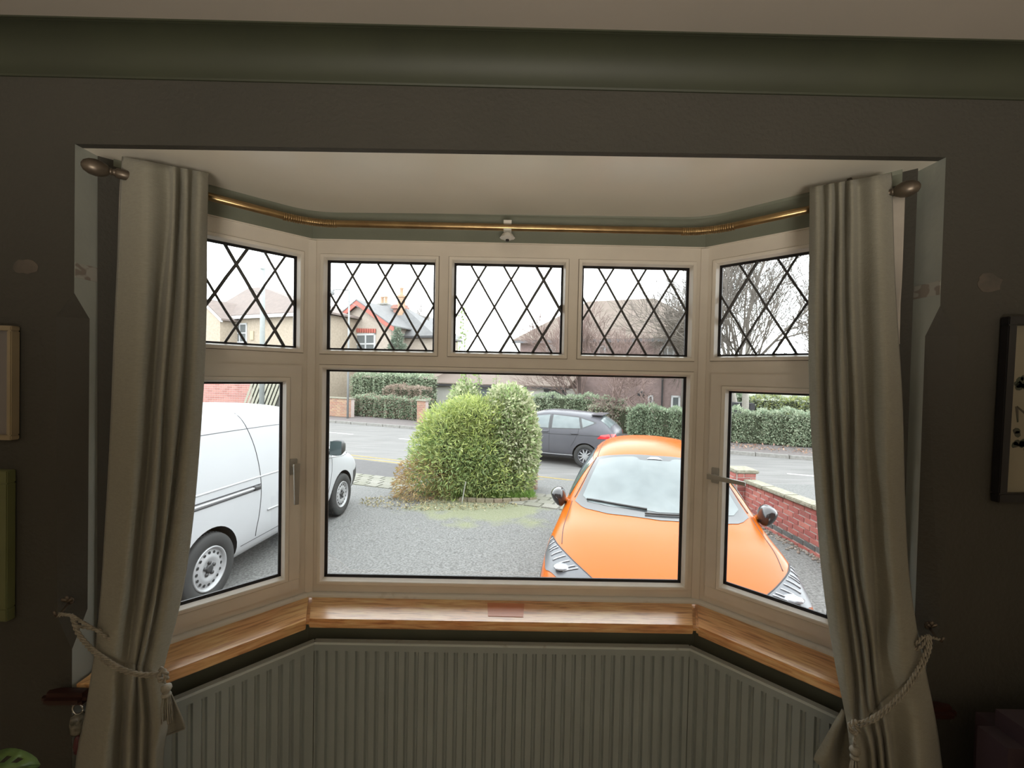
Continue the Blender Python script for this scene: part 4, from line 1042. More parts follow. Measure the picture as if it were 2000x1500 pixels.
patch_on(T_, [(1.10,-.68),(1.0,0),(1.10,.68)], [(1.78,-.50),(1.72,0),(1.78,.50)], 14, 8, 'windscreen', M_carglass, GCAR, .005)
for sg in (-1,1):
    P = L_ if sg > 0 else R_
    patch_on(P, [(1.30,.985),(2.24,.995)], [(1.72,1.27),(2.22,1.345)], 8, 6, 'side_window', M_carglass, GCAR, .004)
    patch_on(P, [(2.34,1.0),(3.14,1.035)], [(2.32,1.345),(3.04,1.30)], 10, 6, 'side_window', M_carglass, GCAR, .004)
    patch_on(P, [(3.20,1.055),(3.47,1.17)], [(3.11,1.285),(3.46,1.20)], 6, 4, 'quarter_window', M_carglass, GCAR, .004)
    patch_on(P, [(1.24,.965),(2.2,.975),(3.16,1.015),(3.53,1.175)], [(1.70,1.30),(2.1,1.37),(3.0,1.335),(3.52,1.205)], 24, 6, 'window_surround', M_trimblk, GCAR, .002)
    for pts in ([(2.28,1.37),(2.28,.9),(2.28,.35)], [(3.06,1.32),(3.1,1.0),(3.0,.72),(2.90,.55)], [(1.20,.9),(1.18,.6),(1.22,.35)]): seam_on(P, pts, 'door_gap', M_seam, GCAR, .004)
    seam_on(P, [(1.3,.80),(2.2,.84),(3.2,.86),(3.7,.87)], 'waist_crease', M_seam, GCAR, .006, .0)
    for a_ in (2.04, 2.90): seam_on(P, [(a_,.885),(a_+.20,.895)], 'door_handle', M_grey, GCAR, .016, .012, n=6)
    seam_on(P, [(1.25,.30),(2.2,.29),(2.95,.30)], 'sill_trim', M_wheelsteel, GCAR, .010, .002)
    patch_on(P, [(3.60,.80),(3.96,.80)], [(3.70,.90),(3.90,.93)], 8, 4, 'tail_lamp', M_red, GCAR, .008)
    patch_on(B_r, [(sg*.48,.82),(sg*.75,.80)], [(sg*.50,.92),(sg*.74,.93)], 6, 4, 'tail_lamp', M_red, GCAR, .008)
patch_on(T_, [(3.62,-.50),(3.60,0),(3.62,.50)], [(3.88,-.58),(3.90,0),(3.88,.58)], 12, 6, 'rear_window', M_carglass, GCAR, .005)
mb = MB(); q = [T_((3.42,-.50),.02), T_((3.42,.50),.02)]; mb.prism([(3.35,-.50,1.375),(3.35,.50,1.375),(3.66,.46,1.375),(3.66,-.46,1.375)], (0,0,.022)); mb.build('roof_spoiler', M_grey, GCAR, bevel=.01)
for x in (.80, 3.29):
    for sg in (-1, 1): wheel(GCAR, x, sg*.855, .31, .31, sg, 'alloy')
place_car(GCAR, -.597, 11.726, 2.0, ROADZ+.01, 0)
# ------------------------------------------------------------------ ground
M_tarmac = mat('drive_tarmac', (.265,.265,.257), .9, spec=.3, col2=(.125,.125,.12), scale=45, bump=.6, bscale=120, ramp=(.36,.64))
def tarmac_moss():
    m = MATS['drive_tarmac']; nt = m.node_tree; b = nt.nodes['Principled BSDF']
    base = b.inputs['Base Color'].links[0].from_socket
    tc = nt.nodes.new('ShaderNodeTexCoord'); vm = nt.nodes.new('ShaderNodeVectorMath'); vm.operation = 'DISTANCE'; vm.inputs[1].default_value = (-.4, 5.9, GY(5.9))
    nt.links.new(tc.outputs['Object'], vm.inputs[0])
    n = nt.nodes.new('ShaderNodeTexNoise'); n.inputs['Scale'].default_value = 2.6; n.inputs['Detail'].default_value = 8; nt.links.new(tc.outputs['Object'], n.inputs[0])
    ma = nt.nodes.new('ShaderNodeMath'); ma.operation = 'MULTIPLY_ADD'; ma.inputs[1].default_value = -2.4; nt.links.new(n.outputs[0], ma.inputs[0]); nt.links.new(vm.outputs['Value'], ma.inputs[2])
    r = nt.nodes.new('ShaderNodeMapRange'); r.inputs[1].default_value = .25; r.inputs[2].default_value = -.35; r.inputs[3].default_value = 0; r.inputs[4].default_value = .42
    nt.links.new(ma.outputs[0], r.inputs[0]); mx = nt.nodes.new('ShaderNodeMixRGB'); nt.links.new(r.outputs[0], mx.inputs[0]); nt.links.new(base, mx.inputs[1]); mx.inputs[2].default_value = (.19,.21,.075,1)
    nt.links.new(mx.outputs[0], b.inputs['Base Color'])
tarmac_moss()
M_road = mat('road_surface', (.25,.243,.236), .85, spec=.2, col2=(.19,.186,.18), scale=2.2, stretch=(.35,2.6,1), bump=.2, bscale=120)
M_path = mat('footway_tarmac', (.155,.150,.150), .9, spec=.2, col2=(.12,.115,.115), scale=30)
M_pathfar = mat('far_footway', (.20,.175,.17), .9, spec=.2, col2=(.16,.145,.14), scale=8)
M_earth = mat('garden_earth', (.12,.10,.06), .95, col2=(.07,.06,.035), scale=12)
M_lawn = mat('far_ground', (.17,.18,.12), .95, scale=3)
M_linew = mat('white_road_paint', (.62,.62,.60), .7, col2=(.45,.45,.43), scale=25); M_liney = mat('yellow_road_paint', (.45,.34,.12), .8, spec=.2, col2=(.26,.21,.1), scale=25)
M_kerb = mat('kerb_concrete', (.33,.32,.30), .85, col2=(.24,.23,.21), scale=15)
TN, TP = -45, 40
mb = MB(); YB = 8.2
def g(x, y): return Vector((x, y, GV(x, y)))
xs = [-14,-7,-2.5,-1,2,7,14]; ys = [.1,2.4,4,6,8.2]
for i in range(len(xs)-1):
    for j in range(len(ys)-1): mb.quad(g(xs[i],ys[j]),g(xs[i+1],ys[j]),g(xs[i+1],ys[j+1]),g(xs[i],ys[j+1]))
struct(mb.build('ground', M_tarmac))
gr = struct(MB().box(-70,70,8.19,90,-.95,ROADZ-.06).build('ground', M_lawn))
mb = MB(); mb.prism([road(TN,5.0,-.845),road(TP,5.0,-.845),road(TP,7.75,-.845),road(TN,7.75,-.845)], (0,0,.0253)); struct(mb.build('ground', M_path))
mb = MB(); mb.prism([road(TN,7.75,ROADZ-.05),road(TP,7.75,ROADZ-.05),road(TP,13.97,ROADZ-.05),road(TN,13.97,ROADZ-.05)], (0,0,.05)); struct(mb.build('ground', M_road))
mb = MB(); mb.prism([road(TN,14.08,-.95),road(TP,14.08,-.95),road(TP,17.5,-.95),road(TN,19.0,-.95)], (0,0,.95+FARZ-.03)); struct(mb.build('ground', M_pathfar))
mb = MB(); mb.prism([road(TN,17.0,-.95),road(TP,15.0,-.95),road(TP,60,-.95),road(TN,60,-.95)], (0,0,.95+FARZ-.035)); struct(mb.build('ground', M_lawn))
KS = empty('kerb'); tag(KS, 'pale concrete kerbstones along the far side of the road', 'kerb')
for i in range(46):
    t0 = -22+i*.92
    mb = MB(); mb.prism([road(t0,13.97,ROADZ-.03),road(t0+.905,13.97,ROADZ-.03),road(t0+.905,14.09,ROADZ-.03),road(t0,14.09,ROADZ-.03)], (0,0,FARZ-ROADZ+.004)); mb.build('kerbstone', M_kerb, KS, bevel=.01)
RM = empty('road_marking'); tag(RM, 'white dashed centre line painted on the road', 'road marking')
for k in range(-5, 4):
    t0 = -9.1+4.1*k+4.1; mb = MB(); mb.prism([road(t0,11.43,ROADZ),road(t0+1.9,11.43,ROADZ),road(t0+1.9,11.53,ROADZ),road(t0,11.53,ROADZ)], (0,0,.004)); mb.build('dash', M_linew, RM)
for n0, lab in ((8.18,'yellow line along the near road edge, the farther of the pair'),(7.90,'yellow line along the near road edge, the nearer of the pair')):
    mb = MB(); mb.prism([road(TN,n0,ROADZ),road(TP,n0,ROADZ),road(TP,n0+.08,ROADZ),road(TN,n0+.08,ROADZ)], (0,0,.004)); tag(mb.build('yellow_line', M_liney), lab, 'road marking')
# pale setts at the mouth of the drive
M_sett = var_mat('pale_setts', [(.25,.245,.20),(.30,.29,.25),(.22,.22,.17),(.27,.26,.22)], bump=.2)
SE = empty('sett_paving'); tag(SE, 'strip of pale mossy paving setts across the mouth of the drive', 'paving')
sm = None
for r_ in range(4):
    for i in range(30):
        t0 = -8.2+i*.32+(r_%2)*.16; n0 = 5.62+r_*.235
        c_ = road(t0, n0, 0)
        if sm is None: sm = MB().box(-.15,.15,-.11,.11,-.03,.0).build('sett', M_sett, SE, bevel=.012); o = sm
        else: o = bpy.data.objects.new('sett', sm.data); COL.objects.link(o); o.parent = SE
        o.location = (c_.x, c_.y, max(GY(c_.y), -.82)+.022+random.uniform(-.003,.003)); o.rotation_euler = (0,0,math.atan2(RD.y,RD.x))
# ------------------------------------------------------------------ brick walls, brick by brick
M_mortar = mat('mortar_grey', (.60,.50,.46), .95, scale=40)
M_brick = var_mat('red_brick', [(.50,.15,.13),(.62,.23,.19),(.44,.13,.12),(.56,.20,.17),(.38,.13,.12)], bump=.4, scale=60)
M_brickold = var_mat('worn_orange_brick', [(.46,.25,.15),(.40,.20,.14),(.50,.33,.2),(.36,.21,.15)], bump=.4)
M_engbrick = var_mat('blue_grey_brick', [(.15,.155,.155),(.20,.20,.195),(.12,.125,.13)], bump=.3)
M_coping = mat('stone_coping', (.36,.345,.27), .9, col2=(.22,.21,.15), scale=25, bump=.4)
_bm = {}
def brick_obj(parent, m, L_, W_, H_, M_):
    key = (m.name, round(L_,3), round(W_,3), round(H_,3))
    if key not in _bm:
        _bm[key] = MB().box(0,L_,0,W_,0,H_).build('brick', m, parent, bevel=.004); o = _bm[key]
    else:
        o = bpy.data.objects.new('brick', _bm[key].data); COL.objects.link(o); o.parent = parent
    o.matrix_local = M_; return o
def brick_wall(parent, p0, p1, base, courses, bl=.225, bh=.075, gap=.013, thick=.10, m=None, band=(), bandm=None, core=None, sides=(1,), basef=None):
    """stretcher-bond face along p0->p1; bricks stand proud of the mortar core on the side(s) given"""
    p0, p1 = Vector(p0), Vector(p1); d = p1-p0; L_ = d.length; d = d.normalized(); nn = Vector((-d.y, d.x, 0)); n = 0
    mb = MB(); H_ = courses*bh
    mb.prism([p0+nn*(-thick/2), p1+nn*(-thick/2), p1+nn*(thick/2), p0+nn*(thick/2)], (0,0,H_))
    for i in range(1):
        o = mb.build('mortar_core', core or M_mortar, parent)
        me = o.data
        for v in me.vertices:
            s = (v.co-p0).dot(d); v.co.z += (basef(p0+d*s) if basef else base)
    for sd_ in sides:
        for c in range(courses):
            s = -(c%2)*(bl/2)
            while s < L_-.01:
                a_ = max(s,0)+gap/2; b_ = min(s+bl,L_)-gap/2
                if b_-a_ > .03:
                    q = p0+d*a_; z = (basef(q) if basef else base)+c*bh+gap/2
                    off = nn*(sd_*thick/2)
                    mm = bandm if c in band else (m or M_brick)
                    jx = random.uniform(0,.003)
                    ey = nn*sd_
                    ex = d if sd_ > 0 else -d
                    org = (q if sd_ > 0 else p0+d*b_) + off - ey*.004 + Vector((0,0,z)) 
                    org.z = z
                    M_ = frameM(org, ex, ey, Vector((0,0,1)))
                    brick_obj(parent, mm, b_-a_, .012+jx*0, bh-gap, M_); n += 1
                s += bl
    return n
# garden wall on the right of the drive
GW = empty('garden_wall'); tag(GW, 'low red brick garden wall with grey stone coping on the right of the drive', 'wall')
WX = 3.98; bf = lambda q: GY(q.y)-.02
nb = brick_wall(GW, (WX,5.35,0), (WX-.10,2.6,0), 0, 8, band=(1,), bandm=M_engbrick, sides=(-1,), basef=bf)
mb = MB(); 
for k in range(5):
    y0 = 5.33-k*.55; y1 = y0-.54; mb2 = MB(); x0 = WX-.10*(5.35-y0)/2.75
    zc = 8*.075-.02
    mb2.prism([(x0-.11,y0,GY(y0)+zc),(x0+.11,y0,GY(y0)+zc),(x0+.09,y1,GY(y1)+zc),(x0-.13,y1,GY(y1)+zc)], (0,0,.055)); mb2.build('coping_stone', M_coping, GW, bevel=.012)
GP = empty('wall_pier'); tag(GP, 'square red brick pier with stone cap at the road end of the garden wall', 'pier')
py_ = 5.52
for a_, b_ in (((WX-.19,py_-.15),(WX+.12,py_-.15)),((WX-.19,py_+.16),(WX-.19,py_-.15))): brick_wall(GP, (*a_,0), (*b_,0), 0, 10, thick=.02, sides=(-1,), basef=bf)
MB().box(WX-.185,WX+.12,py_-.145,py_+.16,GY(py_)-.02,GY(py_)+.73).build('pier_core', M_mortar, GP)
MB().box(WX-.23,WX+.16,py_-.19,py_+.20,GY(py_)+.73,GY(py_)+.785).build('pier_cap', M_coping, GP, bevel=.015)
# stones and litter along the foot of the wall
M_pebble = var_mat('pale_stones', [(.34,.31,.27),(.26,.22,.18),(.42,.38,.34),(.3,.2,.15)], per='island')
mb = MB()
for k in range(260):
    y = random.uniform(2.2,5.3); x = WX-.06-.10*(5.35-y)/2.75-abs(random.gauss(.0,.07))-.01; r_ = random.uniform(.012,.032); z = GY(y)+r_*.3
    M_ = Matrix.Translation((x,y,z)) @ Matrix.Rotation(random.uniform(0,6),4,'Z') @ Matrix.Diagonal((1,.7,.6,1))
    mb.lathe([(r_*.5,-r_*.8),(r_,-r_*.1),(r_*.7,r_*.7),(r_*.2,r_)], M_, 5)
tag(mb.build('stones', M_pebble), 'loose stones and debris along the foot of the red garden wall', 'stones', kind='stuff')
# ------------------------------------------------------------------ foliage
def leaf_cloud(name, m, parent, centers, nrm, size, aspect=.4, droop=.3, up=.0, fold=True, jit=.6):
    """one loose leaf per centre: two-triangle folded blades, oriented outwards"""
    C_ = np.asarray(centers, float); N_ = np.asarray(nrm, float); n = len(C_)
    d = N_ + rng.normal(0, jit, (n,3)); d[:,2] += up - droop*rng.random(n); d /= np.linalg.norm(d,axis=1)[:,None]
    r = rng.normal(0,1,(n,3)); s = np.cross(d, r); s /= np.linalg.norm(s,axis=1)[:,None]; u = np.cross(s, d)
    L_ = size*(.6+.8*rng.random(n))[:,None]; W_ = L_*aspect
    p0 = C_; p1 = C_+d*L_*.45+s*W_*.5+u*W_*.15; p2 = C_+d*L_-u*L_*.12; p3 = C_+d*L_*.45-s*W_*.5+u*W_*.15
    V = np.stack([p0,p1,p2,p3],1).reshape(-1,3)
    me = bpy.data.meshes.new(name); me.vertices.add(4*n); me.vertices.foreach_set('co', V.ravel())
    I = np.arange(n)*4; T = np.stack([I,I+1,I+2,I,I+2,I+3],1).ravel()
    me.loops.add(6*n); me.loops.foreach_set('vertex_index', T.astype(np.int32)); me.polygons.add(2*n)
    me.polygons.foreach_set('loop_start', (np.arange(2*n)*3).astype(np.int32)); me.polygons.foreach_set('loop_total', np.full(2*n,3,np.int32))
    me.update(calc_edges=True); me.materials.append(m)
    o = bpy.data.objects.new(name, me); COL.objects.link(o)
    if parent is not None: o.parent = parent
    o['kind'] = 'stuff'; return o
def blob_pts(n, c, r, shell=.40, lump=.18, seed=0, flatb=True):
    """points near the surface of a lumpy ellipsoid"""
    v = rng.normal(0,1,(n,3)); v /= np.linalg.norm(v,axis=1)[:,None]
    rs = np.random.default_rng(seed); D = rs.normal(0,1,(26,3)); D /= np.linalg.norm(D,axis=1)[:,None]
    k = np.max(v@D.T, axis=1); l = 1+lump*(2*(k-.82)/.18)
    l = np.clip(l, 1-lump*1.4, 1+lump*1.1)*(1+.05*rng.normal(0,1,n)*(rng.random(n)<.25))
    rad = l*(1-shell*rng.random(n)**1.6)
    P_ = np.array(c)+v*rad[:,None]*np.array(r)
    return P_, v
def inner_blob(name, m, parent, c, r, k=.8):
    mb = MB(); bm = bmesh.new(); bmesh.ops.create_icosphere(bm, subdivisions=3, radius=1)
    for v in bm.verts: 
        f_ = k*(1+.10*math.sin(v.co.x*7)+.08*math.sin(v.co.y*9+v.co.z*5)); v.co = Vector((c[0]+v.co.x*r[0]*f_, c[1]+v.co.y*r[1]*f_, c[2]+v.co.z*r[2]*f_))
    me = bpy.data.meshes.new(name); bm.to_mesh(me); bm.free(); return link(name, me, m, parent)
LF = lambda nm, cols, t=.35: var_mat(nm, cols, rough=.6, trans=t, per='island', scale=3)
M_lime = LF('lime_leaves', [(.50,.62,.16),(.66,.76,.24),(.78,.84,.36),(.38,.48,.16),(.58,.66,.26)])
M_green2 = LF('mid_green_leaves', [(0.240,0.375,0.135),(0.390,0.540,0.195),(0.510,0.630,0.300),(0.300,0.435,0.165)])
M_varieg = LF('variegated_leaves', [(0.297,0.392,0.176),(0.567,0.608,0.351),(0.810,0.810,0.567),(0.405,0.486,0.230),(0.648,0.675,0.405)])
M_dead = LF('dead_brown_leaves', [(0.520,0.325,0.156),(0.650,0.455,0.234),(0.546,0.494,0.208),(0.442,0.260,0.143)])
M_hedge = LF('hedge_leaves', [(0.245,0.350,0.228),(0.385,0.490,0.333),(0.525,0.595,0.420),(0.298,0.403,0.245)])
M_hedgebr = LF('brown_hedge_twigs', [(0.405,0.297,0.243),(0.513,0.392,0.324),(0.365,0.338,0.243),(0.446,0.324,0.270)])
M_hedgep = LF('pale_hedge_leaves', [(0.419,0.512,0.341),(0.542,0.620,0.434),(0.651,0.713,0.527),(0.480,0.542,0.372)])
M_yel = LF('yellow_green_leaves', [(0.504,0.576,0.192),(0.660,0.696,0.312),(0.408,0.504,0.168)])
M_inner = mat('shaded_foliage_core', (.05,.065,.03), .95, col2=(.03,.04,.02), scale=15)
M_bark = mat('grey_bark', (.24,.21,.17), .9, col2=(.16,.13,.10), scale=30); M_barkpale = mat('pale_birch_bark', (.50,.47,.41), .8, col2=(.38,.35,.3), scale=25)
# the bush in the middle of the drive
BU = empty('garden_shrub'); tag(BU, 'rounded lime-green shrub with browned skirt in the middle of the drive', 'shrub')
g0 = GY(6.6)
parts = [((-.95,6.75,g0+.62),(.80,.68,.66),2),((-.45,6.8,g0+1.22),(.50,.5,.48),5),((-1.18,6.7,g0+1.12),(.42,.45,.50),8),((-.80,6.75,g0+1.42),(.34,.4,.36),6),((-.45,6.62,g0+.70),(.50,.5,.55),7),((-.30,6.55,g0+.35),(.60,.42,.36),17)]
for (c_, r_, sd_), n in zip(parts, (9000, 5000, 4200, 2600, 4200, 4200)):
    low = c_[2] < g0+.8
    P_, v = blob_pts(n, c_, r_, seed=sd_, lump=.30); P_[:,2] = np.maximum(P_[:,2], g0+.05)
    leaf_cloud('foliage', M_lime, BU, P_[::(2 if low else 1)], v[::(2 if low else 1)], .105, .17, .35, .35)
    P_, v = blob_pts(int(n*.7) if low else n//5, c_, r_, seed=sd_+1, lump=.22); P_[:,2] = np.maximum(P_[:,2], g0+.05)
    leaf_cloud('foliage', M_green2, BU, P_, v, .095, .2, .35, .25)
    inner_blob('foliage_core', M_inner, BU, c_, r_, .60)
P_, v = blob_pts(3800, (-1.55,6.45,g0+.22), (.50,.50,.50), seed=9); P_[:,2] = np.maximum(P_[:,2], g0+.02); o = leaf_cloud('dead_foliage', M_dead, BU, P_, v, .08, .22, .5); o['label'] = 'browned foliage at the foot of the shrub'
for k in range(6): MB().tube([(-.95+random.uniform(-.2,.2),6.8,g0-.02),(-.95+random.uniform(-.4,.4),6.8+random.uniform(-.2,.2),g0+.7)], .02, 6).build('stem', M_bark, BU)
VS = empty('garden_shrub.001'); tag(VS, 'pale variegated evergreen shrub behind and right of the lime bush', 'shrub')
parts = [((.08,6.85,g0+.85),(.44,.55,.85),12),((-.02,6.95,g0+1.58),(.42,.5,.46),13),((-.95,7.5,g0+1.55),(.30,.40,.50),14),((.15,6.75,g0+1.10),(.36,.42,.55),15)]
for (c_, r_, sd_), n in zip(parts, (6500,3600,1900,3000)):
    P_, v = blob_pts(n, c_, r_, seed=sd_, lump=.24); P_[:,2] = np.maximum(P_[:,2], g0+.03)
    leaf_cloud('foliage', M_varieg, VS, P_, v, .08, .5, .3, .1)
    P_, v = blob_pts(n//2, c_, r_, seed=sd_+3, lump=.2); P_[:,2] = np.maximum(P_[:,2], g0+.03)
    leaf_cloud('foliage', M_green2, VS, P_, v, .075, .5, .3, .1)
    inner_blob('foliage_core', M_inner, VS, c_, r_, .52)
for (bx,by,tx,tz_,n) in ((-.90,7.4,-1.02,g0+3.70,300),(-.62,7.5,-.70,g0+2.7,90),(-.3,7.3,-.28,g0+2.35,60),(-1.0,7.5,-1.05,g0+2.5,60)):
    a_, b_ = Vector((bx,by,g0+1.5)), Vector((tx,by,tz_)); MB().tube([a_,a_.lerp(b_,.5)+Vector((.03,0,0)),b_], [.012,.009,.004], 5).build('shoot', M_bark, VS)
    q = np.array([list(a_.lerp(b_, random.random())) for _ in range(n)])+rng.normal(0,.05,(n,3)); leaf_cloud('foliage', M_green2, VS, q, rng.normal(0,1,(n,3)), .075, .45, .1, .3)
for k in range(5): MB().tube([(.05+random.uniform(-.3,.3),7.1,g0-.02),(random.uniform(-.4,.4),7.1+random.uniform(-.2,.2),g0+1.0)], .022, 6).build('stem', M_bark, VS)
# grass tuft, leaf litter, brick edging, cane, brick post
M_grass = LF('bright_grass', [(.22,.42,.08),(.34,.55,.12),(.28,.48,.14)])
n = 2600; x = rng.uniform(-1.0,.5,n); y = 6.12+rng.random(n)*.35+.10*np.abs(x); P_ = np.stack([x,y,np.array([GY(a)+.03 for a in y])],1)
o = leaf_cloud('grass', M_grass, None, P_, np.tile([0,0,1.2],(n,1)), .12, .08, -.3, jit=.45); tag(o, 'bright green grass growing behind the curved brick edging', 'grass')
n = 1500; th = rng.uniform(0,6.28,n); rr = np.sqrt(rng.random(n)); x = -1.2+1.45*rr*np.cos(th); y = 5.95+.55*rr*np.sin(th); P_ = np.stack([x,y,np.array([GY(a)+.006 for a in y])],1)
M_litter = LF('fallen_leaves', [(.45,.40,.2),(.5,.42,.26),(.38,.36,.16),(.55,.5,.36)], 0)
o = leaf_cloud('leaf_litter', M_litter, None, P_, np.tile([0,0,.05],(n,1)), .05, .35, 0, jit=.5); tag(o, 'fallen yellowish leaves scattered on the drive before the bush', 'leaf litter')
BE = empty('brick_edging'); tag(BE, 'curved brick edging round the front of the planted bed', 'edging')
M_edge = var_mat('mossy_edging_brick', [(.30,.27,.17),(.36,.31,.22),(.28,.25,.17),(.34,.27,.2)], bump=.3); eb = None
for k in range(9):
    f_ = k/8; x = -.78+1.25*f_; y = 6.02+.0*f_+.30*(f_-.35)**2*1.6
    dx, dy = 1.25, 2*.48*(f_-.35)
    if eb is None: eb = MB().box(-.075,.075,-.05,.05,-.02,.065).build('brick', M_edge, BE, bevel=.008); o = eb
    else: o = bpy.data.objects.new('brick', eb.data); COL.objects.link(o); o.parent = BE
    o.location = (x,y,GY(y)); o.rotation_euler = (0,0,math.atan2(dy,dx))
c0 = Vector((-.80,5.95,GY(5.95)-.005)); tag(MB().tube([c0, c0+Vector((.03,.02,.20)), c0+Vector((.06,.03,.38))], .010, 6).build('garden_cane', mat('weathered_cane', (.55,.56,.5), .7)), 'short pale cane leaning in the ground before the lime bush', 'cane')
p_ = onY(1043,957,7.15); GT = empty('gate_post'); tag(GT, 'short brown brick gate post half hidden by the variegated shrub', 'post')
zz = GY(7.15)-.02; 
brick_wall(GT, (p_.x-.30,7.15,0), (p_.x+.055,7.15,0), zz, 11, thick=.02, m=M_brickold, sides=(-1,))
brick_wall(GT, (p_.x+.055,7.15,0), (p_.x+.055,7.45,0), zz, 11, thick=.02, m=M_brickold, sides=(-1,))
MB().box(p_.x-.30,p_.x+.05,7.155,7.45,zz,zz+.83).build('post_core', M_mortar, GT)
# ------------------------------------------------------------------ far side: walls, hedges, fence
def far(px, py, D): return onY(px, py, D-1.507)
def hedge_box(name, label, x0, x1, yb0, yt, D0, D1, depth, mats, n, leaf=.07, shape=.12, core=True, cat='hedge'):
    """clipped hedge standing between two photo columns at depths D0..D1, bottom on the far ground"""
    h = empty(name); tag(h, label, cat)
    a_, b_ = far(x0, 800, D0), far(x1, 800, D1); ht = far((x0+x1)/2, yt, (D0+D1)/2).z - FARZ
    d = (b_-a_); d.z = 0; L_ = d.length; d = d.normalized(); nn = Vector((-d.y,d.x,0))
    s = rng.random(n)*L_; u = rng.random(n); 
    face = rng.choice([0,1,2], n, p=[.6,.3,.1]); P_ = np.zeros((n,3)); N_ = np.zeros((n,3))
    lump = .06*np.sin(s*3.1)+.05*np.sin(s*7.7+1)+.03*np.sin(s*15+2)
    for i in range(n):
        if face[i] == 0: q = a_+d*s[i]+nn*(-lump[i]*1.2+rng.random()*.06); z = u[i]*(ht+lump[i]); no = -nn
        elif face[i] == 1: q = a_+d*s[i]+nn*(u[i]*depth); z = ht+lump[i]+rng.normal(0,.03); no = Vector((0,0,1))
        else:
            e_ = 0 if rng.random() < .5 else 1; q = a_+d*(L_*e_)+nn*(u[i]*depth)+d*(rng.normal(0,.05)); z = rng.random()*ht; no = d*(2*e_-1)
        # round the upper edges
        ex = min(s[i], L_-s[i]); 
        if ex < .4: z *= 1-shape*(1-ex/.4)**2
        P_[i] = (q.x,q.y,FARZ+max(z,.02)); N_[i] = no
    k = len(mats)
    sel = rng.integers(0,k,n)
    for j, mm in enumerate(mats):
        msk = sel == j
        leaf_cloud('foliage', mm, h, P_[msk], N_[msk], leaf, .55, .1, .2)
    mb = MB(); c_ = [a_+nn*.10, b_+nn*.10, b_+nn*(depth-.05), a_+nn*(depth-.05)]
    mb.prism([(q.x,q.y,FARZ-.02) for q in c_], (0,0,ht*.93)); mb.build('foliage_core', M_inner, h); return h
hedge_box('hedge','clipped evergreen hedge behind the left end of the far pavement, brown on top', 688, 822, 810, 778, 22.6, 20.6, 1.0, [M_hedge,M_hedge,M_hedgebr], 7000, .10)
hedge_box('hedge','browned bare-topped hedge rising over the left clipped hedge', 748, 826, 800, 757, 22.3, 21.4, .9, [M_hedgebr], 3800, .09)
hedge_box('hedge','taller blue-green hedge behind the browned one at the left', 686, 832, 800, 733, 25.5, 23.8, 1.2, [M_hedgep,M_hedge], 6500, .12)
hedge_box('hedge','dark clipped hedge behind the grey car', 1040, 1215, 800, 776, 19.6, 18.2, 1.0, [M_hedge,M_hedgep], 6500, .09)
hedge_box('hedge','low brown winter hedge between the grey car and the round hedge', 1150, 1300, 850, 797, 17.9, 16.8, .8, [M_hedgebr,M_hedgep], 4200, .08)
hedge_box('hedge','dense rounded green hedge behind the roof of the orange car', 1228, 1345, 850, 799, 16.6, 15.6, 1.0, [M_hedge], 6000, .085, .3)
hedge_box('hedge','long clipped green hedge seen through the right-hand window', 1395, 1720, 875, 809, 15.7, 13.9, 1.0, [M_hedge,M_hedgep], 11000, .085)
hedge_box('hedge','yellow-green laurel hedge behind the long clipped hedge', 1476, 1660, 820, 780, 18.6, 17.6, .8, [M_yel,M_hedgep], 4500, .12)
hedge_box('hedge','short dark green hedge behind the black bin store', 1400, 1470, 820, 771, 20.6, 20.2, .8, [M_hedge], 2400, .11)
# scattered autumn leaves at hedge foot
n = 1600; t_ = rng.uniform(-19,6,n); nn_ = rng.uniform(14.6,15.8,n)+np.where(t_<-6, 1.6,0); P_ = np.array([list(road(a,b,FARZ-.01)) for a,b in zip(t_,nn_)])
M_litred = LF('reddish_fallen_leaves', [(.36,.2,.15),(.42,.28,.2),(.3,.2,.14)], 0); o = leaf_cloud('leaf_litter', M_litred, None, P_, np.tile([0,0,.05],(n,1)), .09, .5, 0, jit=.5); tag(o, 'reddish fallen leaves on the far pavement below the hedges', 'leaf litter')
def far_wall(name, label, x0, x1, ytop, D0, D1, bl, bh, m, cat='wall', cap=None, ybase=None, gap=.012):
    w_ = empty(name); tag(w_, label, cat); a_, b_ = far(x0,800,D0), far(x1,800,D1); zt = far((x0+x1)/2,ytop,(D0+D1)/2).z
    c_ = int(round((zt-FARZ)/bh)); brick_wall(w_, (a_.x,a_.y,0), (b_.x,b_.y,0), FARZ-.02, c_, bl=bl, bh=bh, gap=gap, thick=.22, m=m, sides=(-1,)); 
    if cap:
        d = (b_-a_); d.z=0; d.normalize(); nn = Vector((-d.y,d.x,0)); z = FARZ-.02+c_*bh
        MB().prism([(a_-d*.04-nn*.16).xy.to_3d()+Vector((0,0,z)),(b_+d*.04-nn*.16).xy.to_3d()+Vector((0,0,z)),(b_+d*.04+nn*.16).xy.to_3d()+Vector((0,0,z)),(a_-d*.04+nn*.16).xy.to_3d()+Vector((0,0,z))], (0,0,.06)).build('wall_cap', cap, w_)
    return w_
far_wall('boundary_wall','low weathered brick boundary wall at the left end of the far pavement', 618, 689, 778, 22.6, 21.6, .24, .085, M_brickold, cap=M_coping)
far_wall('gate_pier','short orange brick gate pier at the end of the left hedge', 817, 834, 782, 20.0, 19.8, .22, .085, M_brickold, cat='pier', cap=M_coping)
M_brickfar = var_mat('bright_red_brick', [(.52,.24,.20),(.60,.30,.25),(.45,.2,.17),(.56,.27,.24)])
far_wall('boundary_wall','tall bright red brick wall seen above the white van roof', 380, 492, 737, 25.0, 24.2, .34, .125, M_brickfar, gap=.02)
TF = empty('fence_panel'); tag(TF, 'weathered fence panel of slanting pale slats right of the red wall', 'fence')
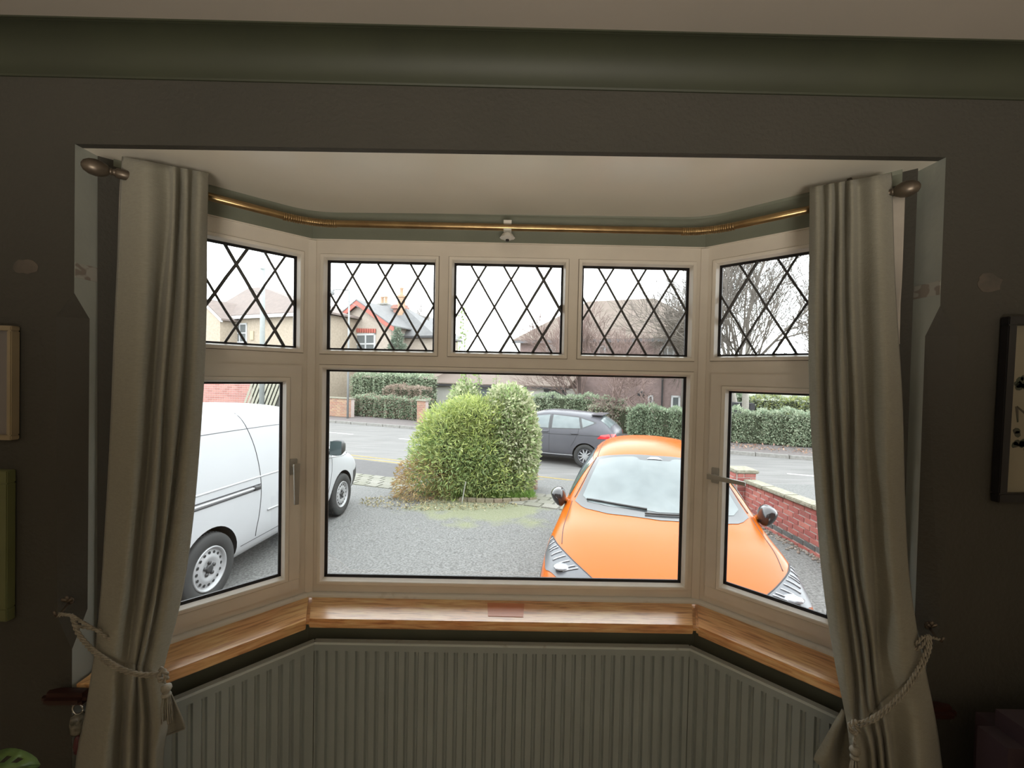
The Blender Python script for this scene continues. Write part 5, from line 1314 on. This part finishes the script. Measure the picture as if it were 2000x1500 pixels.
M_slat = mat('weathered_slats', (.46,.45,.36), .9, col2=(.34,.33,.26), scale=20); M_slatd = mat('fence_backing', (.10,.10,.085), .9)
a_, b_ = far(492,745,23.7), far(546,745,23.3); mb = MB(); mb.prism([(a_.x,a_.y+.05,FARZ),(b_.x,b_.y+.05,FARZ),(b_.x,b_.y+.09,FARZ),(a_.x,a_.y+.09,FARZ)], (0,0,a_.z-FARZ-.03)); mb.build('backing', M_slatd, TF)
for k in range(9):
    q0 = a_.lerp(b_, (k-3.2)/7.5); q1 = a_.lerp(b_, (k+.2)/7.5)
    q0.z = -.05-.95; q1.z = a_.z-.06
    mb = MB(); w__ = (b_-a_).normalized()*.075; mb.prism([q0-w__,q0+w__,q1+w__,q1-w__], (0,-.02,0)); mb.build('slat', M_slat, TF)
q0 = far(604,770,22.0); far_wall('boundary_wall','short grey brick wall right of the slatted fence', 545, 600, 741, 23.8, 23.2, .3, .11, var_mat('grey_buff_brick', [(.34,.33,.31),(.4,.38,.36),(.3,.29,.28)]))
# ------------------------------------------------------------------ houses across the road
M_render1 = mat('buff_pebbledash', (.52,.44,.345), .95, col2=(.42,.35,.27), scale=9, bump=.3)
M_render2 = mat('cream_pebbledash', (.56,.48,.41), .95, col2=(.48,.41,.345), scale=9, bump=.3)
M_rooftile = mat('pinkish_clay_roof', (.24,.19,.17), .9, col2=(.19,.155,.14), scale=4)
M_slate = mat('grey_slate_roof', (.20,.20,.20), .8, col2=(.165,.165,.17), scale=4)
M_roofbr = mat('brown_tiled_roof', (.215,.165,.14), .9, col2=(.18,.145,.115), scale=3)
M_housebrick = mat('purple_brown_brickwork', (.33,.235,.225), .9, col2=(.26,.19,.18), scale=6)
M_upvc = mat('white_window_frame', (.72,.73,.74), .4); M_redtrim = mat('red_painted_timber', (.58,.15,.11), .6, col2=(.5,.13,.1))
M_winglass = mat('far_window_glass', (.16,.18,.19), .1, spec=.8); M_curt = mat('pale_far_curtain', (.4,.3,.24), .9); M_chimbrick = mat('red_chimney_brick', (.48,.25,.2), .9, col2=(.38,.2,.16), scale=8)
M_pots = mat('clay_pots', (.52,.34,.22), .8); M_blackt = mat('black_boarding', (.035,.035,.04), .7); M_wht = mat('white_wall_render', (.62,.60,.55), .9)
def FP(px, py, n):
    """point on the vertical plane parallel to the road at distance n"""
    return onP(px, py, RN*n, RN)
def face_prism(parent, pts, n, depth, m, name):
    P_ = [FP(x,y,n) for x,y in pts]; return MB().prism(P_, RN*depth).build(name, m, parent)
def fwin(parent, x0, y0, x1, y1, n, cols=2, rows=1, fw=.07, glass=None, out=.05, fm=None):
    a_, b_ = FP(x0,y1,n), FP(x1,y0,n); W_ = (b_-a_).dot(RD); H_ = b_.z-a_.z
    e = empty('window'); e.parent = parent
    M_ = frameM(a_, RD, RN, Vector((0,0,1))); mb = MB()
    mb.box(0,W_,-out,.02,0,fw,M_); mb.box(0,W_,-out,.02,H_-fw,H_,M_); mb.box(0,fw,-out,.02,0,H_,M_); mb.box(W_-fw,W_,-out,.02,0,H_,M_)
    for k in range(1,cols): x = W_*k/cols; mb.box(x-fw*.4,x+fw*.4,-out,.02,fw,H_-fw,M_)
    for k in range(1,rows): z = H_*k/rows; mb.box(fw,W_-fw,-out,.02,z-fw*.4,z+fw*.4,M_)
    mb.build('window_frame', fm or M_upvc, e)
    for i in range(cols):
        for j in range(rows): MB().box(W_*i/cols+fw*.3,W_*(i+1)/cols-fw*.3,-.015,.01,H_*j/rows+fw*.3,H_*(j+1)/rows-fw*.3,M_).build('pane', glass or M_winglass, e)
    return e
def roof_slope(parent, quad, m, name='roof_slope', thick=.12, rows=0):
    """quad of world points (eave left, eave right, ridge right, ridge left)"""
    return MB().prism(quad, (0,0,thick)).build(name, m, parent)
G0 = FARZ-.05
def down(p): return Vector((p.x, p.y, G0))
# left house: hipped roof, buff pebbledash
H1 = empty('house'); tag(H1, 'buff pebbledashed house with pinkish hipped roof, furthest left', 'house'); n1 = 18.4
eL, eR = FP(425,622,n1), FP(600,641,n1); eR.z = eL.z
MB().prism([down(eL)-RD*1.0, down(eR)+RD*1.2, eR+RD*1.2, eL-RD*1.0], RN*8).build('wall', M_render1, H1)
w0, w1 = eL-RD*1.3-RN*.35, eR+RD*1.6-RN*.35; r0, r1 = FP(484,566,n1+3.6), FP(510,568,n1+3.6); r1.z = r0.z
bk = RN*8.7
roof_slope(H1, [w0,w1,r1,r0], M_rooftile); roof_slope(H1, [w1,w1+bk,r1,r1+RN*.01], M_rooftile); roof_slope(H1, [w0,r0,r0+RN*.01,w0+bk], M_rooftile); roof_slope(H1,[w0+bk,w1+bk,r1,r0],M_rooftile)
MB().prism([w0+Vector((0,0,-.16)), w1+Vector((0,0,-.16)), w1+Vector((0,0,.05)), w0+Vector((0,0,.05))], RN*-.06).build('gutter_board', M_upvc, H1)
fwin(H1, 455, 631, 483, 670, n1, 2, 2, .10)
MB().box(0,.32,-.08,0,0,.6, frameM(FP(490,664,n1), RD, RN, Vector((0,0,1)))).build('meter_box', mat('cream_box', (.6,.5,.35), .7), H1)
for k, (x,y) in enumerate(((515,568),(530,578),(545,587),(560,596))): pass
# its left wing, gable end cut off by the curtain
q = [FP(330,625,n1-1.5), FP(426,625,n1-1.5)]
wl, wr = FP(392,600,n1-1.2), FP(430,626,n1-1.2)
MB().prism([down(wr), wr, wr-RD*1.6+Vector((0,0,1.15)), wr-RD*3.6+Vector((0,0,-.0)), down(wr)-RD*3.6], RN*7).build('wing_wall', M_render1, H1)
ap = wr-RD*1.8+Vector((0,0,1.3))
MB().prism([wr+RD*.25+Vector((0,0,-.12)), ap, ap+Vector((0,0,.2)), wr+RD*.25+Vector((0,0,.08))], RN*-.12).build('barge_board', M_upvc, H1)
MB().prism([wr+RD*.3-RN*.1, ap-RN*.1+Vector((0,0,.15)), ap+RN*7+Vector((0,0,.15)), wr+RD*.3+RN*7], (0,0,.12)).build('roof_slope', M_rooftile, H1)
MB().prism([wr-RD*3.9-RN*.1, ap-RN*.1+Vector((0,0,.15)), ap+RN*7+Vector((0,0,.15)), wr-RD*3.9+RN*7], (0,0,.12)).build('roof_slope', M_rooftile, H1)
# gabled house with red barge boards
H2 = empty('house.001'); tag(H2, 'cream gabled house with red barge boards and tall red chimney', 'house'); n2 = 21.5
gl, ga, grr = FP(648,641,n2), FP(703,594,n2), FP(764,651,n2); grr.z = gl.z
MB().prism([down(gl), down(grr), grr, ga, gl], RN*9).build('wall', M_render2, H2)
for a_, b_ in ((gl,ga),(grr,ga)):
    d = (b_-a_).normalized(); a2 = a_-d*.5; nn = Vector((0,0,1)); 
    MB().prism([a2-RN*.35+nn*-.12, b_-RN*.35+nn*-.12, b_-RN*.35+nn*.22, a2-RN*.35+nn*.22], RN*.08).build('barge_board', M_redtrim, H2)
    MB().prism([a2-RN*.38+nn*.18, b_-RN*.38+nn*.20, b_+RN*9+nn*.20, a2+RN*9+nn*.18], (0,0,.08)).build('roof_slope', M_slate, H2)
fwin(H2, 677, 651, 734, 692, n2, 3, 2, .13, glass=M_winglass)
for k in range(13):
    a_ = FP(676+k*4.6,641+k*.1,n2-.05); MB().box(0,.13,-.06,0,-.28,0, frameM(a_, RD, RN, Vector((0,0,1)))).build('lintel_brick', M_redtrim, H2)
# main body to the right with hipped slate roof
e0, e1 = FP(764,662,n2+1.6), FP(846,672,n2+1.6); e1.z = e0.z
rr0, rr1 = FP(722,601,n2+3.2), FP(783,607,n2+3.2); rr1.z = rr0.z
MB().prism([down(e0)-RD*3, down(e1), e1, e0-RD*3], RN*3).build('side_wall', M_render2, H2)
roof_slope(H2, [e0-RD*2-RN*.3, e1+RD*.4-RN*.3, rr1, rr0], M_slate); roof_slope(H2, [e1+RD*.4-RN*.3, e1+RD*.4+RN*3.4, rr1, rr1+RN*.01], M_slate); roof_slope(H2, [e0-RD*2+RN*3.4, e1+RD*.4+RN*3.4, rr1, rr0], M_slate)
MB().prism([e0-RD*0-RN*.35, e1+RD*.4-RN*.35, e1+RD*.4-RN*.35+Vector((0,0,.14)), e0-RN*.35+Vector((0,0,.14))], RN*-.08).build('gutter', mat('black_gutter', (.05,.05,.055), .6), H2)
def chimney(parent, px, pyb, pyt, n, w_, m, pots=1, potm=None):
    b_ = FP(px, pyb, n); t_ = FP(px, pyt, n); H_ = t_.z-b_.z; M_ = frameM(b_, RD, RN, Vector((0,0,1))); mb = MB()
    mb.box(-w_/2,w_/2,-w_*.4,w_*.4,-1,H_*.82,M_); mb.box(-w_*.66,w_*.66,-w_*.55,w_*.55,H_*.82,H_*.92,M_); mb.box(-w_*.56,w_*.56,-w_*.46,w_*.46,H_*.92,H_,M_)
    c_ = mb.build('chimney', m, parent)
    for k in range(pots):
        mb = MB(); mb.lathe([(.16,0),(.13,.05),(.12,.45),(.16,.5),(.14,.55)], M_ @ Matrix.Translation(((k-(pots-1)/2)*w_*.5,0,H_)), 10); mb.build('chimney_pot', potm or M_pots, c_, smooth=True)
chimney(H2, 781, 640, 596, n2+3.0, .78, M_chimbrick, 1); chimney(H2, 784, 600, 577, n2+2.7, .42, M_pots, 1); chimney(H2, 750, 612, 593, n2+4, .7, mat('grey_stone_chimney', (.34,.33,.3), .9), 2)
# conifer and a thin bare poplar beside the house
CF = empty('conifer_tree'); tag(CF, 'small blue-green conifer growing before the gabled house', 'tree')
b_ = FP(776,700,n2-1.2); b_.z = G0; top = FP(776,640,n2-1.2).z; H_ = top-G0; n = 5000; k = rng.random(n)**.6; th = rng.uniform(0,6.28,n); rad = 1.25*(k)**.8*np.sqrt(rng.random(n))*(1+.25*np.sin(th*5+k*9))
P_ = np.stack([b_.x+rad*np.cos(th), b_.y+rad*np.sin(th), top-k*(H_-.8)],1); leaf_cloud('foliage', LF('conifer_needles', [(.20,.27,.20),(.28,.34,.26),(.16,.22,.16)]), CF, P_, np.stack([np.cos(th),np.sin(th),np.full(n,.2)],1), .22, .3)
MB().tube([(b_.x,b_.y,G0),(b_.x,b_.y,top-.3)], [.12,.03], 8).build('trunk', M_bark, CF)
# low white building with dark windows behind the bush
H3 = empty('bungalow'); tag(H3, 'low white building with dark-framed windows behind the bush', 'building'); n3 = 22.5
a_, b_ = FP(820,752,n3), FP(1106,757,n3); b_.z = a_.z
MB().prism([down(a_),down(b_),b_,a_], RN*6).build('wall', M_wht, H3)
MB().prism([a_-RN*.3-RD*.3,b_-RN*.3+RD*.2,b_-RN*.3+RD*.2+Vector((0,0,.14)),a_-RN*.3-RD*.3+Vector((0,0,.14))], RN*.2).build('gutter_board', M_blackt, H3)
rz = Vector((0,0,1.0)); roof_slope(H3, [a_-RN*.3-RD*.3+Vector((0,0,.12)), b_-RN*.3+RD*.2+Vector((0,0,.12)), b_+RN*3+RD*.2+rz, a_+RN*3-RD*.3+rz], M_roofbr, thick=.08); roof_slope(H3, [a_+RN*6.2-RD*.3, b_+RN*6.2+RD*.2, b_+RN*3+RD*.2+rz, a_+RN*3-RD*.3+rz], M_roofbr, thick=.08)
M_darkframe = mat('dark_grey_frame', (.13,.14,.16), .5)
fwin(H3, 828, 755, 851, 782, n3, 3, 3, .04, fm=M_darkframe); fwin(H3, 923, 758, 965, 790, n3, 3, 2, .09, fm=M_darkframe)
MB().prism([FP(1062,784,n3-.1),FP(1105,784,n3-.1),FP(1105,755,n3-.1),FP(1062,756,n3-.1)], RN*.1).build('boarded_door', M_blackt, H3)
# brick house on the right with big brown hipped roof
H4 = empty('house.002'); tag(H4, 'purple-brown brick house with large brown hipped roof behind the bare trees', 'house'); n4 = 25.5
a_, b_ = FP(1016,668,n4), FP(1400,668,n4); b_.z = a_.z
a1 = FP(1104,667,n4-1.0)
MB().prism([down(a_),down(b_),b_,a_], RN*8).build('wall', M_housebrick, H4)
e0, e1 = a_-RD*.35-RN*.5, b_+RD*.5-RN*.5; r0, r1 = FP(1148,592,n4+3.8), FP(1268,592,n4+3.8); r1.z = r0.z
r1 = r0+RD*((b_-a_).length-7.5)
bk = RN*9
roof_slope(H4, [e0,e1,r1,r0], M_roofbr); roof_slope(H4, [e0,r0,r0+RN*.01,e0+bk], M_roofbr); roof_slope(H4, [e1,e1+bk,r1,r1+RN*.01], M_roofbr); roof_slope(H4,[e0+bk,e1+bk,r1,r0],M_roofbr)
MB().prism([e0+Vector((0,0,-.12)),e1+Vector((0,0,-.12)),e1+Vector((0,0,.06)),e0+Vector((0,0,.06))], RN*-.08).build('gutter_board', M_darkframe, H4)
fwin(H4, 1066, 672, 1086, 700, n4, 2, 1, .10); fwin(H4, 1168, 675, 1196, 702, n4, 2, 1, .10); fwin(H4, 1290, 676, 1318, 704, n4, 2, 1, .10)
fwin(H4, 1124, 768, 1136, 788, n4, 1, 1, .09); fwin(H4, 1265, 772, 1276, 798, n4, 1, 1, .09); fwin(H4, 1310, 773, 1329, 805, n4, 1, 1, .11)
o = MB().tube([FP(1296,668,n4-.08), down(FP(1296,668,n4-.08))], .05, 6).build('drainpipe', M_blackt, H4)
MB().lathe([(.22,0),(.22,.12),(.12,.16)], frameM(FP(1252,769,n4), RD, Vector((0,0,1)), -RN), 14).build('extractor_vent', M_blackt, H4)
# black bins and pale gate behind the right hedge
BN = empty('bin_store'); tag(BN, 'dark panelled bin store rising behind the long right hedge', 'shed')
a_, b_ = far(1415,800,18.0), far(1475,800,17.7); zt_ = far(1450,789,17.8).z
for k in range(6):
    p0_ = a_.lerp(b_, k/6); p1_ = a_.lerp(b_, (k+.94)/6); MB().prism([(p0_.x,p0_.y,G0),(p1_.x,p1_.y,G0),(p1_.x,p1_.y,zt_),(p0_.x,p0_.y,zt_)], (0,.04,0)).build('board', M_blackt, BN)
MB().prism([(a_.x,a_.y+.05,zt_),(b_.x,b_.y+.05,zt_),(b_.x,b_.y+.8,zt_),(a_.x,a_.y+.8,zt_)], (0,0,.04)).build('lid', M_blackt, BN)
o = MB().box(0,1.1,0,.3,0,2.3, frameM(Vector((far(1464,790,21).x, 19.5, G0)), RD, RN, Vector((0,0,1)))); zt2 = far(1475,776,21).z
o = MB().box(0,.5,0,.3,0,zt2-G0, frameM(Vector((far(1464,790,21).x, 19.5, G0)), RD, RN, Vector((0,0,1)))).build('gate_pier', M_wht); tag(o, 'white gate pier behind the dark bin store', 'pier')
# ------------------------------------------------------------------ posts and wires
TPOLE = empty('telegraph_pole'); tag(TPOLE, 'grey-green telegraph pole in front of the buff house', 'pole'); M_pole = mat('pole_grey_green', (.38,.41,.40), .8, scale=10)
b_ = far(512,700,21.5); MB().tube([(b_.x,b_.y,G0),(b_.x,b_.y,G0+9.5)], [.125,.10], 12).build('pole', M_pole, TPOLE, smooth=True)
zz = far(512,527,21.5).z; MB().tube([(b_.x-.45,b_.y-.12,zz-.05),(b_.x,b_.y-.12,zz+.04),(b_.x+.5,b_.y-.12,zz-.0)], .02, 6).build('step_bracket', M_pole, TPOLE)
LP_ = empty('street_lamp'); tag(LP_, 'thin pale street lamp post with arm at the left end of the hedge', 'street lamp')
b_ = far(679,812,21.2); b_.z = FARZ-.02; tz = far(692,567,21.2).z
MB().tube([b_,(b_.x,b_.y,tz)], [.055,.04], 10).build('post', mat('galvanised_post', (.30,.31,.31), .6), LP_, smooth=True)
MB().tube([(b_.x,b_.y,tz),(b_.x-.6,b_.y,tz+.03),(b_.x-.85,b_.y,tz-.02)], .03, 8).build('arm', MATS['galvanised_post'], LP_, smooth=True)
MB().lathe([(.05,.0),(.10,-.05),(.12,-.22),(.05,-.26)], Matrix.Translation((b_.x-.85,b_.y,tz)), 10).build('lamp_head', MATS['galvanised_post'], LP_, smooth=True)
M_wire = mat('overhead_wire', (.25,.25,.26), .8)
for (pts, lab) in (([(300,470,15.7),(409,529,18),(470,556,20),(512,575,21.3)],'overhead wire slanting down to the telegraph pole from the left'),
    ([(514,500,21.5),(656,550,24),(845,601,28),(998,637,33),(1200,680,40)],'long overhead wire running right above the gabled house'),
    ([(514,478,21.5),(570,522,19),(700,600,15.5)],'short overhead wire leaving the pole towards the right')):
    P_ = [far(x,y,D) for x,y,D in pts]; tag(MB().tube([tuple(p) for p in catmull([tuple(p) for p in P_], 6)], .011, 5).build('overhead_wire', M_wire), lab, 'wire')
# ------------------------------------------------------------------ bare winter trees
def bare_tree(name, label, base, h, spread, m, seed, trunks=1, r0=.12, depth=6, lean=(0,0), br=3, twig=.006, first=.25, m2=None):
    e = empty(name); tag(e, label, 'tree'); rs = random.Random(seed); mb_t, mb_b = MB(), MB()
    cnt = [0]
    def grow(p, d, L_, r, lv):
        n = 3 if lv < 4 else 2; pts = [p]; q = p.copy(); dd = d.copy()
        for k in range(n):
            dd = (dd + Vector((rs.gauss(0,.10),rs.gauss(0,.10),rs.gauss(.03,.06)))).normalized(); q = q + dd*(L_/n); pts.append(q.copy())
        rs_ = [max(r*(1-.45*k/n), twig*.7) for k in range(n+1)]
        (mb_t if lv == 0 else mb_b).tube(pts, rs_, 7 if lv < 2 else (4 if lv < 4 else 3), cap=False); cnt[0] += 1
        if lv >= depth: return
        for k in range(br + (1 if lv in (1,2) else 0)):
            t = first + (1-first)*(k+rs.random())/(br+1) if lv == 0 else .25+.75*(k+rs.random())/(br+1)
            i = min(int(t*n), n-1); o_ = pts[i].lerp(pts[i+1], t*n-i)
            ax = Vector((rs.gauss(0,1),rs.gauss(0,1),rs.gauss(0,.4))).normalized(); side = ax.cross(dd).normalized()
            nd = (dd*rs.uniform(.65,1.0) + side*rs.uniform(.45,.85)*spread + Vector((0,0,.10))).normalized()
            grow(o_, nd, L_*rs.uniform(.58,.78), max(rs_[i]*.58, twig), lv+1)
        grow(pts[-1], dd, L_*.66, rs_[-1], lv+1)
    for t in range(trunks):
        d = Vector((lean[0]+rs.gauss(0,.12)*(trunks>1), lean[1]+rs.gauss(0,.12)*(trunks>1), 1)).normalized()
        grow(Vector(base)+Vector((rs.gauss(0,.15)*(trunks>1),rs.gauss(0,.15)*(trunks>1),0)), d, h*.42, r0*(1 if t == 0 else .7), 0)
    mb_t.build('trunk', m, e, smooth=True); o = mb_b.build('branches', m2 or m, e, smooth=True); o['kind'] = 'stuff'
    return e
M_twigd = mat('dark_winter_twigs', (.20,.175,.15), .9, scale=20); M_twig = mat('grey_brown_twigs', (.30,.26,.23), .9, scale=20); M_twigp = mat('pinkish_twigs', (.30,.21,.185), .9, scale=20)
b_ = far(1440,800,18.5); bare_tree('bare_tree','tall pale-barked bare tree seen in the right leaded window',(b_.x,b_.y,G0), 9.5, .95, M_barkpale, 5, trunks=3, r0=.16, depth=5, br=3, twig=.009, first=.4, m2=M_twigd)
b_ = far(1330,800,21.5); bare_tree('bare_tree','bare tree with fine branches before the brown roof, right of its ridge',(b_.x,b_.y,G0), 8.2, 1.0, M_twigd, 8, trunks=2, r0=.12, depth=5, br=3, twig=.010)
b_ = far(1200,800,20.0); bare_tree('bare_tree','low pinkish bare tree before the brick house wall',(b_.x,b_.y,G0), 4.6, 1.15, M_twigp, 21, trunks=2, r0=.10, depth=5, br=3, twig=.009, first=.5)
b_ = far(1135,800,22.0); bare_tree('bare_tree','slender pinkish bare tree left of the brown roof ridge',(b_.x,b_.y,G0), 6.0, .8, M_twigp, 33, trunks=2, r0=.06, depth=5, br=3, twig=.010)
b_ = FP(826,690,n2+6); bare_tree('bare_tree','thin distant bare poplar right of the tall chimney',(b_.x,b_.y,G0), 7.8, .28, M_twig, 41, trunks=2, r0=.08, depth=4, br=4, twig=.014)
b_ = FP(1600,690,n4+2); bare_tree('bare_tree','bare tree partly hidden by the right curtain',(b_.x-1.5,b_.y-4,G0), 8.5, 1.0, M_twig, 55, trunks=2, r0=.14, depth=5, br=3, twig=.012)
# ------------------------------------------------------------------ outer walls of this house below the bay
M_out = mat('own_house_brick', (.34,.17,.13), .9, scale=10)
struct(MB().box(-6,-XW-.0,-DW+.1,-DW+.3,-.6,3.2).build('wall_outer_left', M_out)); struct(MB().box(XW,6,-DW+.1,-DW+.3,-.6,3.2).build('wall_outer_right', M_out))
mb = MB(); bay_strip(mb, .04, .13, -.7, ZS-.03, SEND+.04); struct(mb.build('wall_bay_outer', M_out))
